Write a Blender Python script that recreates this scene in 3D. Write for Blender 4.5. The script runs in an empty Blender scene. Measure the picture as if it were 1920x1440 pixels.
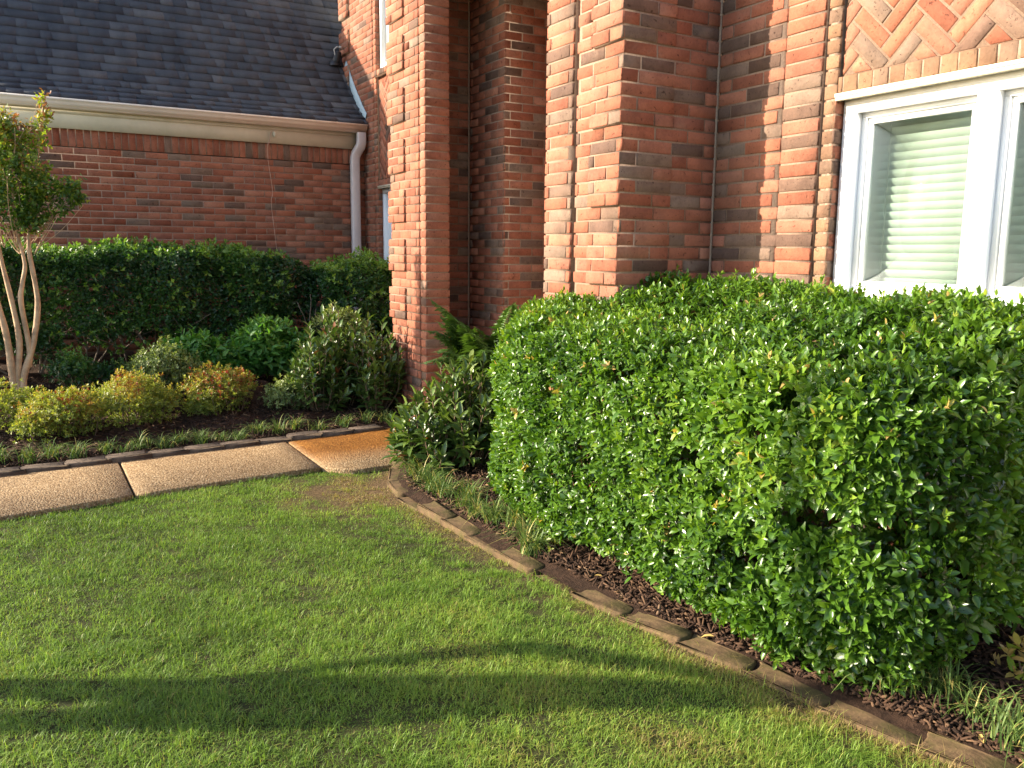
import bpy, math
import numpy as np
from mathutils import Matrix, Vector

SEED = 11
rng = np.random.default_rng(SEED)
scene = bpy.context.scene
COL = scene.collection
R = math.radians
TAU = 2 * math.pi

# ------------------------------------------------------------------ helpers
def tag(o, label=None, cat=None, group=None, kind=None):
    if label: o['label'] = label
    if cat: o['category'] = cat
    if group: o['group'] = group
    if kind: o['kind'] = kind
    return o

def empty(name, loc=(0, 0, 0)):
    o = bpy.data.objects.new(name, None)
    o.empty_display_size = 0.1
    o.location = loc
    COL.objects.link(o)
    return o

def setparent(o, p):
    o.parent = p
    o.matrix_parent_inverse = Matrix.Translation(p.location).inverted() if p.type == 'EMPTY' else Matrix.Identity(4)

class MB:
    """collects vertices and faces (world coordinates) and links them as one mesh object"""
    def __init__(s):
        s.V = []; s.F3 = []; s.F4 = []; s.FN = []; s.T = []; s.C = []; s.n = 0
        s.M3 = []; s.M4 = []; s.MN = []
    def add(s, V, q=None, t=None, tint=None, col=None, mat=0, ng=None):
        V = np.asarray(V, float).reshape(-1, 3)
        k = len(V)
        s.V.append(V)
        if q is not None and len(q):
            q = np.asarray(q, int).reshape(-1, 4) + s.n; s.F4.append(q); s.M4.append(np.full(len(q), mat))
        if t is not None and len(t):
            t = np.asarray(t, int).reshape(-1, 3) + s.n; s.F3.append(t); s.M3.append(np.full(len(t), mat))
        if ng is not None:
            for f in ng: s.FN.append([i + s.n for i in f]); s.MN.append(mat)
        s.T.append(np.broadcast_to(np.asarray(0.5 if tint is None else tint, float), (k,)))
        s.C.append(np.broadcast_to(np.asarray((.3, .3, .3) if col is None else col, float), (k, 3)))
        s.n += k
    def box(s, x0, x1, y0, y1, z0, z1, mat=0, col=None, tint=None):
        V = [(x, y, z) for x in (x0, x1) for y in (y0, y1) for z in (z0, z1)]
        s.add(V, q=[(0, 1, 3, 2), (4, 6, 7, 5), (0, 4, 5, 1), (2, 3, 7, 6), (0, 2, 6, 4), (1, 5, 7, 3)], mat=mat, col=col, tint=tint)
    def extrude(s, poly, axis_fn, a, b, mat=0, **kw):
        """poly: list of 2-d points; axis_fn(p, t) -> 3-d point"""
        n = len(poly)
        V = [axis_fn(p, a) for p in poly] + [axis_fn(p, b) for p in poly]
        s.add(V, q=[(i, (i + 1) % n, n + (i + 1) % n, n + i) for i in range(n)],
              ng=[list(range(n))[::-1], list(range(n, 2 * n))], mat=mat, **kw)
    def tube(s, pts, rad, sides=7, tint=None, mat=0, cap=True):
        pts = np.asarray(pts, float); n = len(pts)
        rad = np.broadcast_to(np.asarray(rad, float), (n,))
        tan = np.gradient(pts, axis=0); tan /= np.linalg.norm(tan, axis=1)[:, None] + 1e-9
        up = np.array([0.13, 0.31, 0.94]) if abs(tan[0][2]) < .8 else np.array([1., .1, 0.05])
        u = np.cross(tan, up); u /= np.linalg.norm(u, axis=1)[:, None] + 1e-9
        v = np.cross(tan, u)
        a = np.arange(sides) * TAU / sides
        V = pts[:, None, :] + rad[:, None, None] * (np.cos(a)[None, :, None] * u[:, None, :] + np.sin(a)[None, :, None] * v[:, None, :])
        q = []
        for i in range(n - 1):
            for j in range(sides):
                k = (j + 1) % sides
                q.append((i * sides + j, i * sides + k, (i + 1) * sides + k, (i + 1) * sides + j))
        s.add(V, q=q, tint=tint, mat=mat, ng=[list(range((n - 1) * sides, n * sides))] if cap else None)
    def build(s, name, mats, parent=None, smooth=False, origin=None):
        V = np.concatenate(s.V)
        org = np.zeros(3) if origin is None else np.asarray(origin, float)
        V = V - org
        me = bpy.data.meshes.new(name)
        F3 = np.concatenate(s.F3) if s.F3 else np.zeros((0, 3), int)
        F4 = np.concatenate(s.F4) if s.F4 else np.zeros((0, 4), int)
        M = np.concatenate(([np.concatenate(s.M3)] if s.M3 else []) + ([np.concatenate(s.M4)] if s.M4 else []) + [np.array(s.MN, int)])
        nl = F3.size + F4.size + sum(len(f) for f in s.FN)
        npol = len(F3) + len(F4) + len(s.FN)
        loops = np.concatenate([F3.ravel(), F4.ravel(), np.array([i for f in s.FN for i in f], int)]).astype(np.int32)
        sizes = np.concatenate([np.full(len(F3), 3), np.full(len(F4), 4), np.array([len(f) for f in s.FN], int)]).astype(np.int32)
        starts = np.concatenate([[0], np.cumsum(sizes)[:-1]]).astype(np.int32)
        me.vertices.add(len(V)); me.vertices.foreach_set('co', V.astype(np.float32).ravel())
        me.loops.add(nl); me.loops.foreach_set('vertex_index', loops)
        me.polygons.add(npol); me.polygons.foreach_set('loop_start', starts)
        me.polygons.foreach_set('material_index', M.astype(np.int32))
        me.update(calc_edges=True)
        a = me.attributes.new('tint', 'FLOAT', 'POINT'); a.data.foreach_set('value', np.concatenate(s.T).astype(np.float32))
        c = np.ones((len(V), 4), np.float32); c[:, :3] = np.concatenate(s.C)
        a = me.attributes.new('albedo', 'FLOAT_COLOR', 'POINT'); a.data.foreach_set('color', c.ravel())
        if smooth: me.polygons.foreach_set('use_smooth', np.ones(npol, bool))
        for m in (mats if isinstance(mats, (list, tuple)) else [mats]): me.materials.append(m)
        me.validate()
        o = bpy.data.objects.new(name, me); COL.objects.link(o)
        o.location = org
        if parent is not None:
            p = parent
            wl = np.zeros(3)
            while p is not None: wl += np.array(p.location); p = p.parent
            o.parent = parent; o.location = org - wl
        return o

def smooth_path(pts, m=5):
    pts = np.asarray(pts, float); n = len(pts); out = []
    for i in range(n - 1):
        p0, p1, p2, p3 = pts[max(i - 1, 0)], pts[i], pts[i + 1], pts[min(i + 2, n - 1)]
        for t in np.linspace(0, 1, m, endpoint=False):
            out.append(.5 * (2 * p1 + (p2 - p0) * t + (2 * p0 - 5 * p1 + 4 * p2 - p3) * t * t + (3 * p1 - p0 - 3 * p2 + p3) * t ** 3))
    return np.array(out + [pts[-1]])

def norm(a):
    a = np.asarray(a, float)
    return a / (np.linalg.norm(a, axis=-1, keepdims=True) + 1e-9)

def make_noise(seed, n=14, lo=.6, hi=1.6):
    r = np.random.default_rng(seed)
    K = norm(r.normal(size=(n, 3))) * r.uniform(lo, hi, (n, 1)); ph = r.uniform(0, TAU, n)
    def f(P, freq):
        P = np.asarray(P, float)
        if P.shape[-1] == 2: P = np.concatenate([P, np.zeros(P.shape[:-1] + (1,))], -1)
        return np.sin(P @ (K.T * freq * TAU) + ph).sum(-1) / math.sqrt(n) * .9
    return f
NZ = make_noise(3); NZ2 = make_noise(8)

# ------------------------------------------------------------------ materials
def new_mat(name):
    m = bpy.data.materials.new(name); m.use_nodes = True
    nt = m.node_tree; nt.nodes.clear()
    return m, nt
def nd(nt, typ, **kw):
    n = nt.nodes.new(typ)
    for k, v in kw.items():
        if k in n.bl_rna.properties: setattr(n, k, v)
        else: n.inputs[k].default_value = v
    return n
def ramp(nt, stops, interp='LINEAR'):
    r = nt.nodes.new('ShaderNodeValToRGB'); cr = r.color_ramp; cr.interpolation = interp
    while len(cr.elements) > 1: cr.elements.remove(cr.elements[-1])
    cr.elements[0].position = stops[0][0]; cr.elements[0].color = (*stops[0][1], 1)
    for p, c in stops[1:]:
        e = cr.elements.new(p); e.color = (*c, 1)
    return r
def mixc(nt, a, b, fac, blend='MIX'):
    m = nt.nodes.new('ShaderNodeMix'); m.data_type = 'RGBA'; m.blend_type = blend
    for s, v in ((6, a), (7, b), (0, fac)):
        if hasattr(v, 'is_output'): nt.links.new(v, m.inputs[s])
        else: m.inputs[s].default_value = (*v, 1) if isinstance(v, tuple) else v
    return m.outputs[2]
def objco(nt):
    return nt.nodes.new('ShaderNodeTexCoord').outputs['Object']
def noise(nt, co, scale, detail=4, rough=.6, dist=0):
    n = nd(nt, 'ShaderNodeTexNoise', Scale=scale, Detail=detail, Roughness=rough, Distortion=dist)
    nt.links.new(co, n.inputs['Vector']); return n.outputs['Fac']
def bump(nt, h, strength=.4, dist=.01, prev=None):
    b = nd(nt, 'ShaderNodeBump', Strength=strength, Distance=dist)
    nt.links.new(h, b.inputs['Height'])
    if prev is not None: nt.links.new(prev, b.inputs['Normal'])
    return b.outputs['Normal']
def finish(m, nt, color, rough=.8, normal=None, spec=.35, **kw):
    p = nd(nt, 'ShaderNodeBsdfPrincipled'); o = nt.nodes.new('ShaderNodeOutputMaterial')
    for sock, v in (('Base Color', color), ('Roughness', rough), ('Specular IOR Level', spec), *kw.items()):
        if hasattr(v, 'is_output'): nt.links.new(v, p.inputs[sock])
        else: p.inputs[sock].default_value = (*v, 1) if isinstance(v, tuple) else v
    if normal is not None: nt.links.new(normal, p.inputs['Normal'])
    nt.links.new(p.outputs[0], o.inputs['Surface'])
    return p
def attr(nt, name, out='Fac'):
    a = nt.nodes.new('ShaderNodeAttribute'); a.attribute_name = name; return a.outputs[out]

def brick_mat():
    m, nt = new_mat('brick'); co = objco(nt)
    c = attr(nt, 'albedo', 'Color')
    n1 = noise(nt, co, 9, 5, .65); n2 = noise(nt, co, 70, 4, .7)
    c1 = mixc(nt, c, ramp_out(nt, n1, [(.3, (.5, .46, .44)), (.55, (1, 1, 1)), (.75, (1.22, 1.15, 1.05))]), .55, 'MULTIPLY')
    pit = ramp_out(nt, noise(nt, co, 55, 3, .55, .8), [(.30, (.28, .22, .2)), (.37, (1, 1, 1))])
    c2 = mixc(nt, c1, pit, .85, 'MULTIPLY')
    c3 = mixc(nt, c2, ramp_out(nt, n2, [(.3, (.8, .8, .8)), (.7, (1.15, 1.13, 1.1))]), .7, 'MULTIPLY')
    # lime bloom / dust in patches
    c4 = mixc(nt, c3, (.38, .27, .19), ramp_out(nt, noise(nt, co, 3.3, 6, .7), [(.60, (0, 0, 0)), (.80, (.35, .35, .35))]))
    b = bump(nt, n2, .45, .006); b = bump(nt, n1, .25, .01, b); b = bump(nt, pit, .6, .004, b)
    finish(m, nt, c4, .88, b, .25)
    return m
def ramp_out(nt, fac, stops, interp='LINEAR'):
    r = ramp(nt, stops, interp); nt.links.new(fac, r.inputs['Fac']); return r.outputs['Color']
def simple(name, base, rough=.7, nscale=20, var=.25, bstr=.2, bdist=.004, spec=.35, dirt=None):
    m, nt = new_mat(name); co = objco(nt)
    n = noise(nt, co, nscale, 5, .65)
    lo = tuple(max(0, v * (1 - var)) for v in base); hi = tuple(min(1, v * (1 + var)) for v in base)
    c = ramp_out(nt, n, [(.3, lo), (.7, hi)])
    if dirt:
        c = mixc(nt, c, dirt[0], ramp_out(nt, noise(nt, co, dirt[1], 6, .7), [(dirt[2], (0, 0, 0)), (dirt[2] + .18, (dirt[3],) * 3)]))
    finish(m, nt, c, rough, bump(nt, n, bstr, bdist), spec)
    return m
def leaf_mat(name, stops, rough=.4, trans=.28, tcol=(1.25, 1.35, .55), spec=.5, nb=0.0):
    m, nt = new_mat(name)
    t = attr(nt, 'tint'); c = ramp_out(nt, t, stops)
    co = objco(nt)
    c = mixc(nt, c, ramp_out(nt, noise(nt, co, 45, 3), [(.3, (.75, .78, .7)), (.7, (1.18, 1.15, 1.1))]), .8, 'MULTIPLY')
    p = nd(nt, 'ShaderNodeBsdfPrincipled', Roughness=rough); p.inputs['Specular IOR Level'].default_value = spec
    nt.links.new(c, p.inputs['Base Color'])
    rr = ramp_out(nt, noise(nt, co, 12, 2), [(.3, (rough * .75,) * 3), (.7, (min(1, rough * 1.35),) * 3)])
    nt.links.new(rr, p.inputs['Roughness'])
    tr = nd(nt, 'ShaderNodeBsdfTranslucent')
    nt.links.new(mixc(nt, c, tcol, 1.0, 'MULTIPLY'), tr.inputs['Color'])
    mx = nd(nt, 'ShaderNodeMixShader', Fac=trans)
    nt.links.new(p.outputs[0], mx.inputs[1]); nt.links.new(tr.outputs[0], mx.inputs[2])
    o = nt.nodes.new('ShaderNodeOutputMaterial'); nt.links.new(mx.outputs[0], o.inputs['Surface'])
    return m

M = {}
M['brick'] = brick_mat()
M['mortar'] = simple('mortar', (.265, .182, .134), .95, 90, .20, .5, .004, .15, ((.215, .145, .106), 4, .5, .5))
M['white'] = simple('white_vinyl', (.74, .75, .76), .38, 6, .03, .03, .002, .5)
M['cream'] = simple('cream_paint', (.62, .57, .44), .5, 5, .08, .06, .003, .4, ((.46, .44, .27), 2.2, .58, .5))
M['gutter'] = simple('gutter_paint', (.76, .67, .58), .42, 4, .06, .04, .003, .45, ((.36, .31, .25), 3, .6, .4))
M['spout'] = simple('downspout_paint', (.60, .53, .52), .4, 5, .07, .04, .003, .45)
M['flash'] = simple('flashing_metal', (.30, .38, .42), .5, 14, .12, .05, .003, .5)
M['black'] = simple('black_plastic', (.012, .012, .013), .5, 20, .2)
M['steel'] = simple('galvanised_steel', (.45, .45, .44), .35, 30, .15, spec=.6)
M['wire'] = simple('pale_wire', (.50, .33, .25), .6, 30, .1)
M['ceramic'] = simple('white_ceramic', (.7, .66, .55), .3, 20, .05)
M['core'] = simple('plaster', (.5, .47, .43), .9, 8, .1)
M['blind'] = simple('blind_slat', (.57, .61, .58), .5, 8, .03, .02)
M['cord'] = simple('blind_cord', (.30, .32, .28), .8, 30, .1)
M['bark'] = simple('crepe_bark', (.46, .31, .19), .75, 9, .35, .3, .01, .3, ((.24, .15, .09), 5, .52, .75))
M['twig'] = simple('twig_bark', (.16, .105, .065), .9, 40, .4, .5, .006)
M['greytwig'] = simple('grey_twig_bark', (.15, .115, .085), .9, 40, .3, .5, .006)

def roof_mat():
    m, nt = new_mat('roof_shingle'); co = objco(nt)
    c = ramp_out(nt, attr(nt, 'tint'), [(0, (.034, .039, .052)), (.5, (.052, .059, .076)), (1, (.084, .088, .102))])
    g = noise(nt, co, 210, 3, .7)
    c = mixc(nt, c, ramp_out(nt, g, [(.3, (.55, .55, .55)), (.7, (1.5, 1.45, 1.4))]), .85, 'MULTIPLY')
    mp = nd(nt, 'ShaderNodeMapping'); mp.inputs['Scale'].default_value = (2.2, .35, .35); nt.links.new(co, mp.inputs[0])
    st = noise(nt, mp.outputs[0], 2.2, 5, .65)
    c = mixc(nt, c, ramp_out(nt, st, [(.3, (.62, .62, .64)), (.7, (1.35, 1.25, 1.15))]), .7, 'MULTIPLY')
    finish(m, nt, c, .92, bump(nt, g, .5, .004), .3)
    return m
M['roof'] = roof_mat()

def path_mat():
    m, nt = new_mat('exposed_aggregate'); co = objco(nt)
    v = nd(nt, 'ShaderNodeTexVoronoi', Scale=85.0); nt.links.new(co, v.inputs['Vector'])
    pc = ramp_out(nt, v.outputs['Color'], [(0, (.14, .084, .036)), (.35, (.25, .162, .076)), (.65, (.33, .232, .125)), (1, (.44, .345, .215))])
    d = ramp_out(nt, v.outputs['Distance'], [(.3, (1, 1, 1)), (.75, (.55, .48, .4))])
    c = mixc(nt, pc, d, .8, 'MULTIPLY')
    big = noise(nt, co, 1.6, 5, .6)
    c = mixc(nt, c, ramp_out(nt, big, [(.35, (.78, .74, .7)), (.65, (1.1, 1.08, 1.05))]), .8, 'MULTIPLY')
    # the wet, rust coloured far half of the last slab
    sx = nd(nt, 'ShaderNodeSeparateXYZ'); nt.links.new(co, sx.inputs[0])
    def mr(s, a, b):
        r = nd(nt, 'ShaderNodeMapRange'); r.inputs[1].default_value = a; r.inputs[2].default_value = b
        nt.links.new(s, r.inputs[0]); return r.outputs[0]
    wob = nd(nt, 'ShaderNodeMath', operation='MULTIPLY_ADD'); wob.inputs[1].default_value = .35
    nt.links.new(big, wob.inputs[0]); nt.links.new(sx.outputs[1], wob.inputs[2])
    wy = mr(wob.outputs[0], 5.76, 6.18); wx = mr(sx.outputs[0], 1.66, 1.78)
    w = nd(nt, 'ShaderNodeMath', operation='MULTIPLY'); nt.links.new(wy, w.inputs[0]); nt.links.new(wx, w.inputs[1])
    wet = mixc(nt, c, (.84, .53, .20), 1.0, 'MULTIPLY')
    c = mixc(nt, c, wet, w.outputs[0])
    rr = nd(nt, 'ShaderNodeMapRange'); rr.inputs[3].default_value = .8; rr.inputs[4].default_value = .45
    nt.links.new(w.outputs[0], rr.inputs[0])
    finish(m, nt, c, rr.outputs[0], bump(nt, v.outputs['Distance'], .8, -.006), .35)
    return m
M['path'] = path_mat()
M['stone_left'] = simple('weathered_edging', (.10, .072, .052), .9, 26, .45, .6, .006, .25, ((.08, .062, .045), 7, .5, .7))
M['stone_right'] = simple('mossy_edging', (.105, .066, .034), .9, 30, .45, .8, .006, .2, ((.06, .052, .016), 6, .45, .8))
def soil_mat(name, a, b):
    m, nt = new_mat(name); co = objco(nt)
    n = noise(nt, co, 28, 8, .75); n2 = noise(nt, co, 3, 4, .6)
    c = ramp_out(nt, n, [(.3, a), (.7, b)])
    c = mixc(nt, c, ramp_out(nt, n2, [(.35, (.7, .7, .7)), (.65, (1.15, 1.12, 1.1))]), .8, 'MULTIPLY')
    finish(m, nt, c, .95, bump(nt, n, 1.0, .03), .15)
    return m
M['mulch'] = soil_mat('mulch_soil', (.016, .009, .006), (.075, .042, .026))
M['ground'] = soil_mat('lawn_soil', (.030, .034, .012), (.075, .082, .026))
def worn_lawn_mat():
    m = soil_mat('worn_lawn_soil', (.030, .034, .012), (.075, .082, .026)); nt = m.node_tree
    p = next(n for n in nt.nodes if n.type == 'BSDF_PRINCIPLED')
    old = p.inputs['Base Color'].links[0].from_socket
    co = objco(nt)
    brown = ramp_out(nt, noise(nt, co, 60, 5, .7), [(.3, (.060, .036, .018)), (.7, (.19, .125, .062))])
    nt.links.new(mixc(nt, old, brown, attr(nt, 'tint')), p.inputs['Base Color'])
    return m
M['lawn'] = worn_lawn_mat()
M['concrete'] = simple('porch_concrete', (.44, .37, .29), .85, 18, .2, .4)
def chip_mat():
    m, nt = new_mat('bark_chip'); co = objco(nt)
    c = ramp_out(nt, attr(nt, 'tint'), [(0, (.020, .011, .007)), (.45, (.060, .032, .019)), (.8, (.13, .075, .042)), (1, (.26, .17, .10))])
    n = noise(nt, co, 160, 3)
    c = mixc(nt, c, ramp_out(nt, n, [(.3, (.6, .6, .6)), (.7, (1.2, 1.2, 1.2))]), .8, 'MULTIPLY')
    finish(m, nt, c, .9, bump(nt, n, .6, .003), .2)
    return m
M['chip'] = chip_mat()

M['grass'] = leaf_mat('lawn_blade', [(0, (.075, .120, .022)), (.35, (.155, .262, .040)), (.7, (.235, .350, .060)), (.86, (.31, .33, .07)), (1, (.32, .225, .105))], .5, .42, (1.15, 1.2, .6), .3)
M['tuft'] = leaf_mat('tuft_blade', [(0, (.045, .085, .020)), (.5, (.11, .175, .042)), (.85, (.20, .26, .075)), (1, (.36, .30, .10))], .55, .25, spec=.3)
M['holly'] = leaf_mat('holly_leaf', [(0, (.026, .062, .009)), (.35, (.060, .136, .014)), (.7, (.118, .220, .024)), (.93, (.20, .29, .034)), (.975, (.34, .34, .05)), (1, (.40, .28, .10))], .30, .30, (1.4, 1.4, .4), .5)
M['hedge'] = leaf_mat('hedge_leaf', [(0, (.014, .044, .013)), (.5, (.034, .096, .022)), (.8, (.085, .19, .028)), (1, (.19, .30, .045))], .38, .30)
M['crepe'] = leaf_mat('crepe_leaf', [(0, (.030, .075, .014)), (.45, (.085, .165, .022)), (.72, (.23, .30, .036)), (.9, (.36, .30, .045)), (1, (.34, .13, .045))], .4, .42)
M['azalea'] = leaf_mat('azalea_leaf', [(0, (.06, .095, .018)), (.4, (.18, .23, .038)), (.72, (.33, .34, .058)), (.86, (.40, .27, .06)), (.94, (.32, .11, .035)), (1, (.28, .04, .022))], .45, .36)
M['laurel'] = leaf_mat('laurel_leaf', [(0, (.028, .060, .014)), (.5, (.070, .120, .026)), (.85, (.135, .195, .042)), (.97, (.20, .23, .06)), (1, (.26, .10, .04))], .33, .22, spec=.55)
M['greygreen'] = leaf_mat('greygreen_leaf', [(0, (.06, .09, .03)), (.6, (.16, .21, .065)), (1, (.30, .34, .11))], .45, .28)
M['broad'] = leaf_mat('broad_leaf', [(0, (.03, .10, .020)), (.5, (.065, .19, .030)), (.85, (.13, .29, .042)), (1, (.22, .38, .06))], .45, .34)
M['fern'] = leaf_mat('fern_leaf', [(0, (.026, .060, .014)), (.5, (.060, .115, .024)), (1, (.16, .25, .045))], .45, .32)
M['deadleaf'] = leaf_mat('dead_leaf', [(0, (.12, .06, .03)), (.5, (.30, .19, .09)), (1, (.45, .32, .10))], .7, .2, (1, 1, 1), .2)
M['shade'] = leaf_mat('tree_leaf', [(0, (.03, .07, .015)), (1, (.09, .16, .03))], .45, .3)

def glass_mat():
    m, nt = new_mat('window_glass')
    t = nd(nt, 'ShaderNodeBsdfTransparent'); t.inputs[0].default_value = (.83, .875, .84, 1)
    g = nd(nt, 'ShaderNodeBsdfGlossy', Roughness=.01); g.inputs[0].default_value = (.95, 1, .97, 1)
    lw = nd(nt, 'ShaderNodeLayerWeight', Blend=.5)
    pw = nd(nt, 'ShaderNodeMath', operation='POWER'); pw.inputs[1].default_value = 4.0; nt.links.new(lw.outputs['Facing'], pw.inputs[0])
    f = nd(nt, 'ShaderNodeMapRange'); f.inputs[3].default_value = .022; f.inputs[4].default_value = 1.0; nt.links.new(pw.outputs[0], f.inputs[0])
    mx = nd(nt, 'ShaderNodeMixShader')
    o = nt.nodes.new('ShaderNodeOutputMaterial')
    nt.links.new(f.outputs[0], mx.inputs[0]); nt.links.new(t.outputs[0], mx.inputs[1]); nt.links.new(g.outputs[0], mx.inputs[2])
    nt.links.new(mx.outputs[0], o.inputs['Surface'])
    return m
M['glass'] = glass_mat()

# ------------------------------------------------------------------ camera (fitted to the wall lines), sun, sky
F_PX, PIT, ROL, YAW, HC = 1574.17, .15542, -.009311, .526414, 1.5
fw = np.array([math.sin(YAW) * math.cos(PIT), math.cos(YAW) * math.cos(PIT), -math.sin(PIT)])
rt = np.array([math.cos(YAW), -math.sin(YAW), 0.]); dn = np.cross(fw, rt)
c_, s_ = math.cos(ROL), math.sin(ROL)
rt2 = c_ * rt + s_ * dn; dn2 = -s_ * rt + c_ * dn
cd = bpy.data.cameras.new('camera'); cam = bpy.data.objects.new('camera', cd); COL.objects.link(cam)
cd.sensor_width = 36; cd.lens = 36 * F_PX / 1920; cd.clip_start = .05; cd.clip_end = 400
mw = Matrix.Identity(4)
for i in range(3):
    mw[i][0] = rt2[i]; mw[i][1] = -dn2[i]; mw[i][2] = -fw[i]
mw[2][3] = HC
cam.matrix_world = mw
scene.camera = cam

SUN = norm(np.array([-1., .525, .47]))
EL = math.asin(SUN[2]); AZ = math.atan2(SUN[0], SUN[1])       # from +Y towards +X
ld = bpy.data.lights.new('sun', 'SUN'); ld.energy = 5.0; ld.angle = R(.5); ld.color = (1, .88, .70)
so = bpy.data.objects.new('sun', ld); COL.objects.link(so)
so.rotation_euler = Vector(-SUN).to_track_quat('-Z', 'Y').to_euler(); so.location = SUN * 30
w = bpy.data.worlds.new('World'); scene.world = w; w.use_nodes = True
nt = w.node_tree; bg = nt.nodes['Background']
sky = nt.nodes.new('ShaderNodeTexSky'); sky.sky_type = 'NISHITA'; sky.sun_disc = False
sky.sun_elevation = EL; sky.sun_rotation = AZ; sky.air_density = 1.0; sky.dust_density = 1.2
nt.links.new(sky.outputs[0], bg.inputs[0]); bg.inputs[1].default_value = .15
scene.view_settings.view_transform = 'Standard'; scene.view_settings.look = 'None'
scene.view_settings.exposure = 1.6; scene.view_settings.gamma = 1
scene.cycles.max_bounces = 8; scene.cycles.transparent_max_bounces = 12
scene.cycles.use_denoising = True

# ------------------------------------------------------------------ brickwork
RED = np.array([(.298, .109, .063), (.272, .095, .055), (.318, .123, .073), (.296, .119, .076), (.256, .089, .052), (.312, .133, .083)])
DARK = np.array([(.155, .092, .066), (.180, .114, .082), (.122, .073, .054), (.200, .134, .098)])
TAN = np.array([(.215, .122, .074), (.195, .112, .070), (.23, .130, .076), (.18, .112, .076)])
def brick_cols(n, pdark, r):
    if pdark > 1: return TAN[r.integers(0, len(TAN), n)] * r.uniform(.85, 1.15, (n, 1))
    d = r.random(n) < pdark
    c = np.where(d[:, None], DARK[r.integers(0, len(DARK), n)], RED[r.integers(0, len(RED), n)])
    return c * r.uniform(.85, 1.15, (n, 1))
FACE = {'-X': lambda F, u, z, n: np.stack([F - n, u, z], -1), '-Y': lambda F, u, z, n: np.stack([u, F - n, z], -1),
        '+Y': lambda F, u, z, n: np.stack([u, F + n, z], -1)}
def put_bricks(mb, facing, Fp, rects, n0, r, pdark, thick=.014, jit=.0014, shape=None):
    """rects (k,4): ua, ub, za, zb"""
    rc = np.asarray(rects, float); k = len(rc)
    if not k: return
    nf = n0 + r.normal(0, .0012, k)
    def ring(inset, nn):
        ua = rc[:, 0] + inset; ub = rc[:, 1] - inset; za = rc[:, 2] + inset; zb = rc[:, 3] - inset
        U = np.stack([ua, ub, ub, ua], 1) + r.normal(0, jit, (k, 4)); Z = np.stack([za, za, zb, zb], 1) + r.normal(0, jit * .6, (k, 4))
        return FACE[facing](Fp, U, Z, np.broadcast_to(nn[:, None], U.shape))
    A = ring(-.0005, nf - thick); B = ring(0, nf - .0022); C_ = ring(.0026, nf)
    V = np.concatenate([A, B, C_], 1)
    base = (np.arange(k) * 12)[:, None]
    q = []
    for (o1, o2) in ((0, 4), (4, 8)):
        for i in range(4):
            j = (i + 1) % 4
            q.append(base + np.array([o1 + i, o1 + j, o2 + j, o2 + i]))
    q.append(base + np.array([8, 9, 10, 11]))
    cols = np.repeat(brick_cols(k, pdark, r), 12, 0)
    mb.add(V.reshape(-1, 3), q=np.concatenate(q), col=cols, mat=0)
def panel(mb, facing, Fp, u0, u1, z0, z1, n=0., bond='run', L=.235, H=.072, zref=2.62, off=0., g=.011, pdark=.17, depth=.11, seed=0, endpad=.012, mortar=True):
    r = np.random.default_rng(seed + 1000)
    rects = []
    if bond == 'soldier':
        i0 = math.floor((u0 - off) / H); i1 = math.ceil((u1 - off) / H)
        for i in range(i0, i1):
            a, b = max(u0, off + i * H + g / 2), min(u1, off + (i + 1) * H - g / 2)
            if b - a > .015: rects.append((a, b, z0 + .003, z1 - .003))
    else:
        k0 = math.floor((z0 - zref) / H + 1e-6); k1 = math.ceil((z1 - zref) / H - 1e-6)
        for k in range(k0, k1):
            za, zb = max(z0, zref + k * H + g / 2), min(z1, zref + (k + 1) * H - g / 2)
            if zb - za < .02: continue
            if bond == 'stack': rects.append((u0, u1, za, zb)); continue
            o = off + (k % 2) * L * .5 + r.normal(0, .004)
            i0 = math.floor((u0 - o) / L); i1 = math.ceil((u1 - o) / L)
            for i in range(i0, i1):
                a, b = o + i * L + g / 2, o + (i + 1) * L - g / 2
                if a < u0 + .03: a = u0
                if b > u1 - .03: b = u1
                a, b = max(a, u0), min(b, u1)
                if b - a > .03: rects.append((a, b, za, zb))
    put_bricks(mb, facing, Fp, rects, n, r, pdark)
    if mortar:
        lo, hi = n - depth, n - .0048
        a, b = u0 + endpad, u1 - endpad
        if facing == '-X': mb.box(Fp - hi, Fp - lo, a, b, z0 + .0035, z1 - .0035, mat=1)
        elif facing == '-Y': mb.box(a, b, Fp - hi, Fp - lo, z0 + .0035, z1 - .0035, mat=1)
        else: mb.box(a, b, Fp + lo, Fp + hi, z0 + .0035, z1 - .0035, mat=1)
def clip_poly(poly, u0, u1, z0, z1):
    for ax, lim, sg in ((0, u0, 1), (0, u1, -1), (1, z0, 1), (1, z1, -1)):
        out = []
        for i in range(len(poly)):
            p, q = poly[i], poly[(i + 1) % len(poly)]
            dp, dq = sg * (p[ax] - lim), sg * (q[ax] - lim)
            if dp >= 0: out.append(p)
            if (dp >= 0) != (dq >= 0):
                t = dp / (dp - dq); out.append((p[0] + t * (q[0] - p[0]), p[1] + t * (q[1] - p[1])))
        poly = out
        if len(poly) < 3: return []
    return poly
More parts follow.
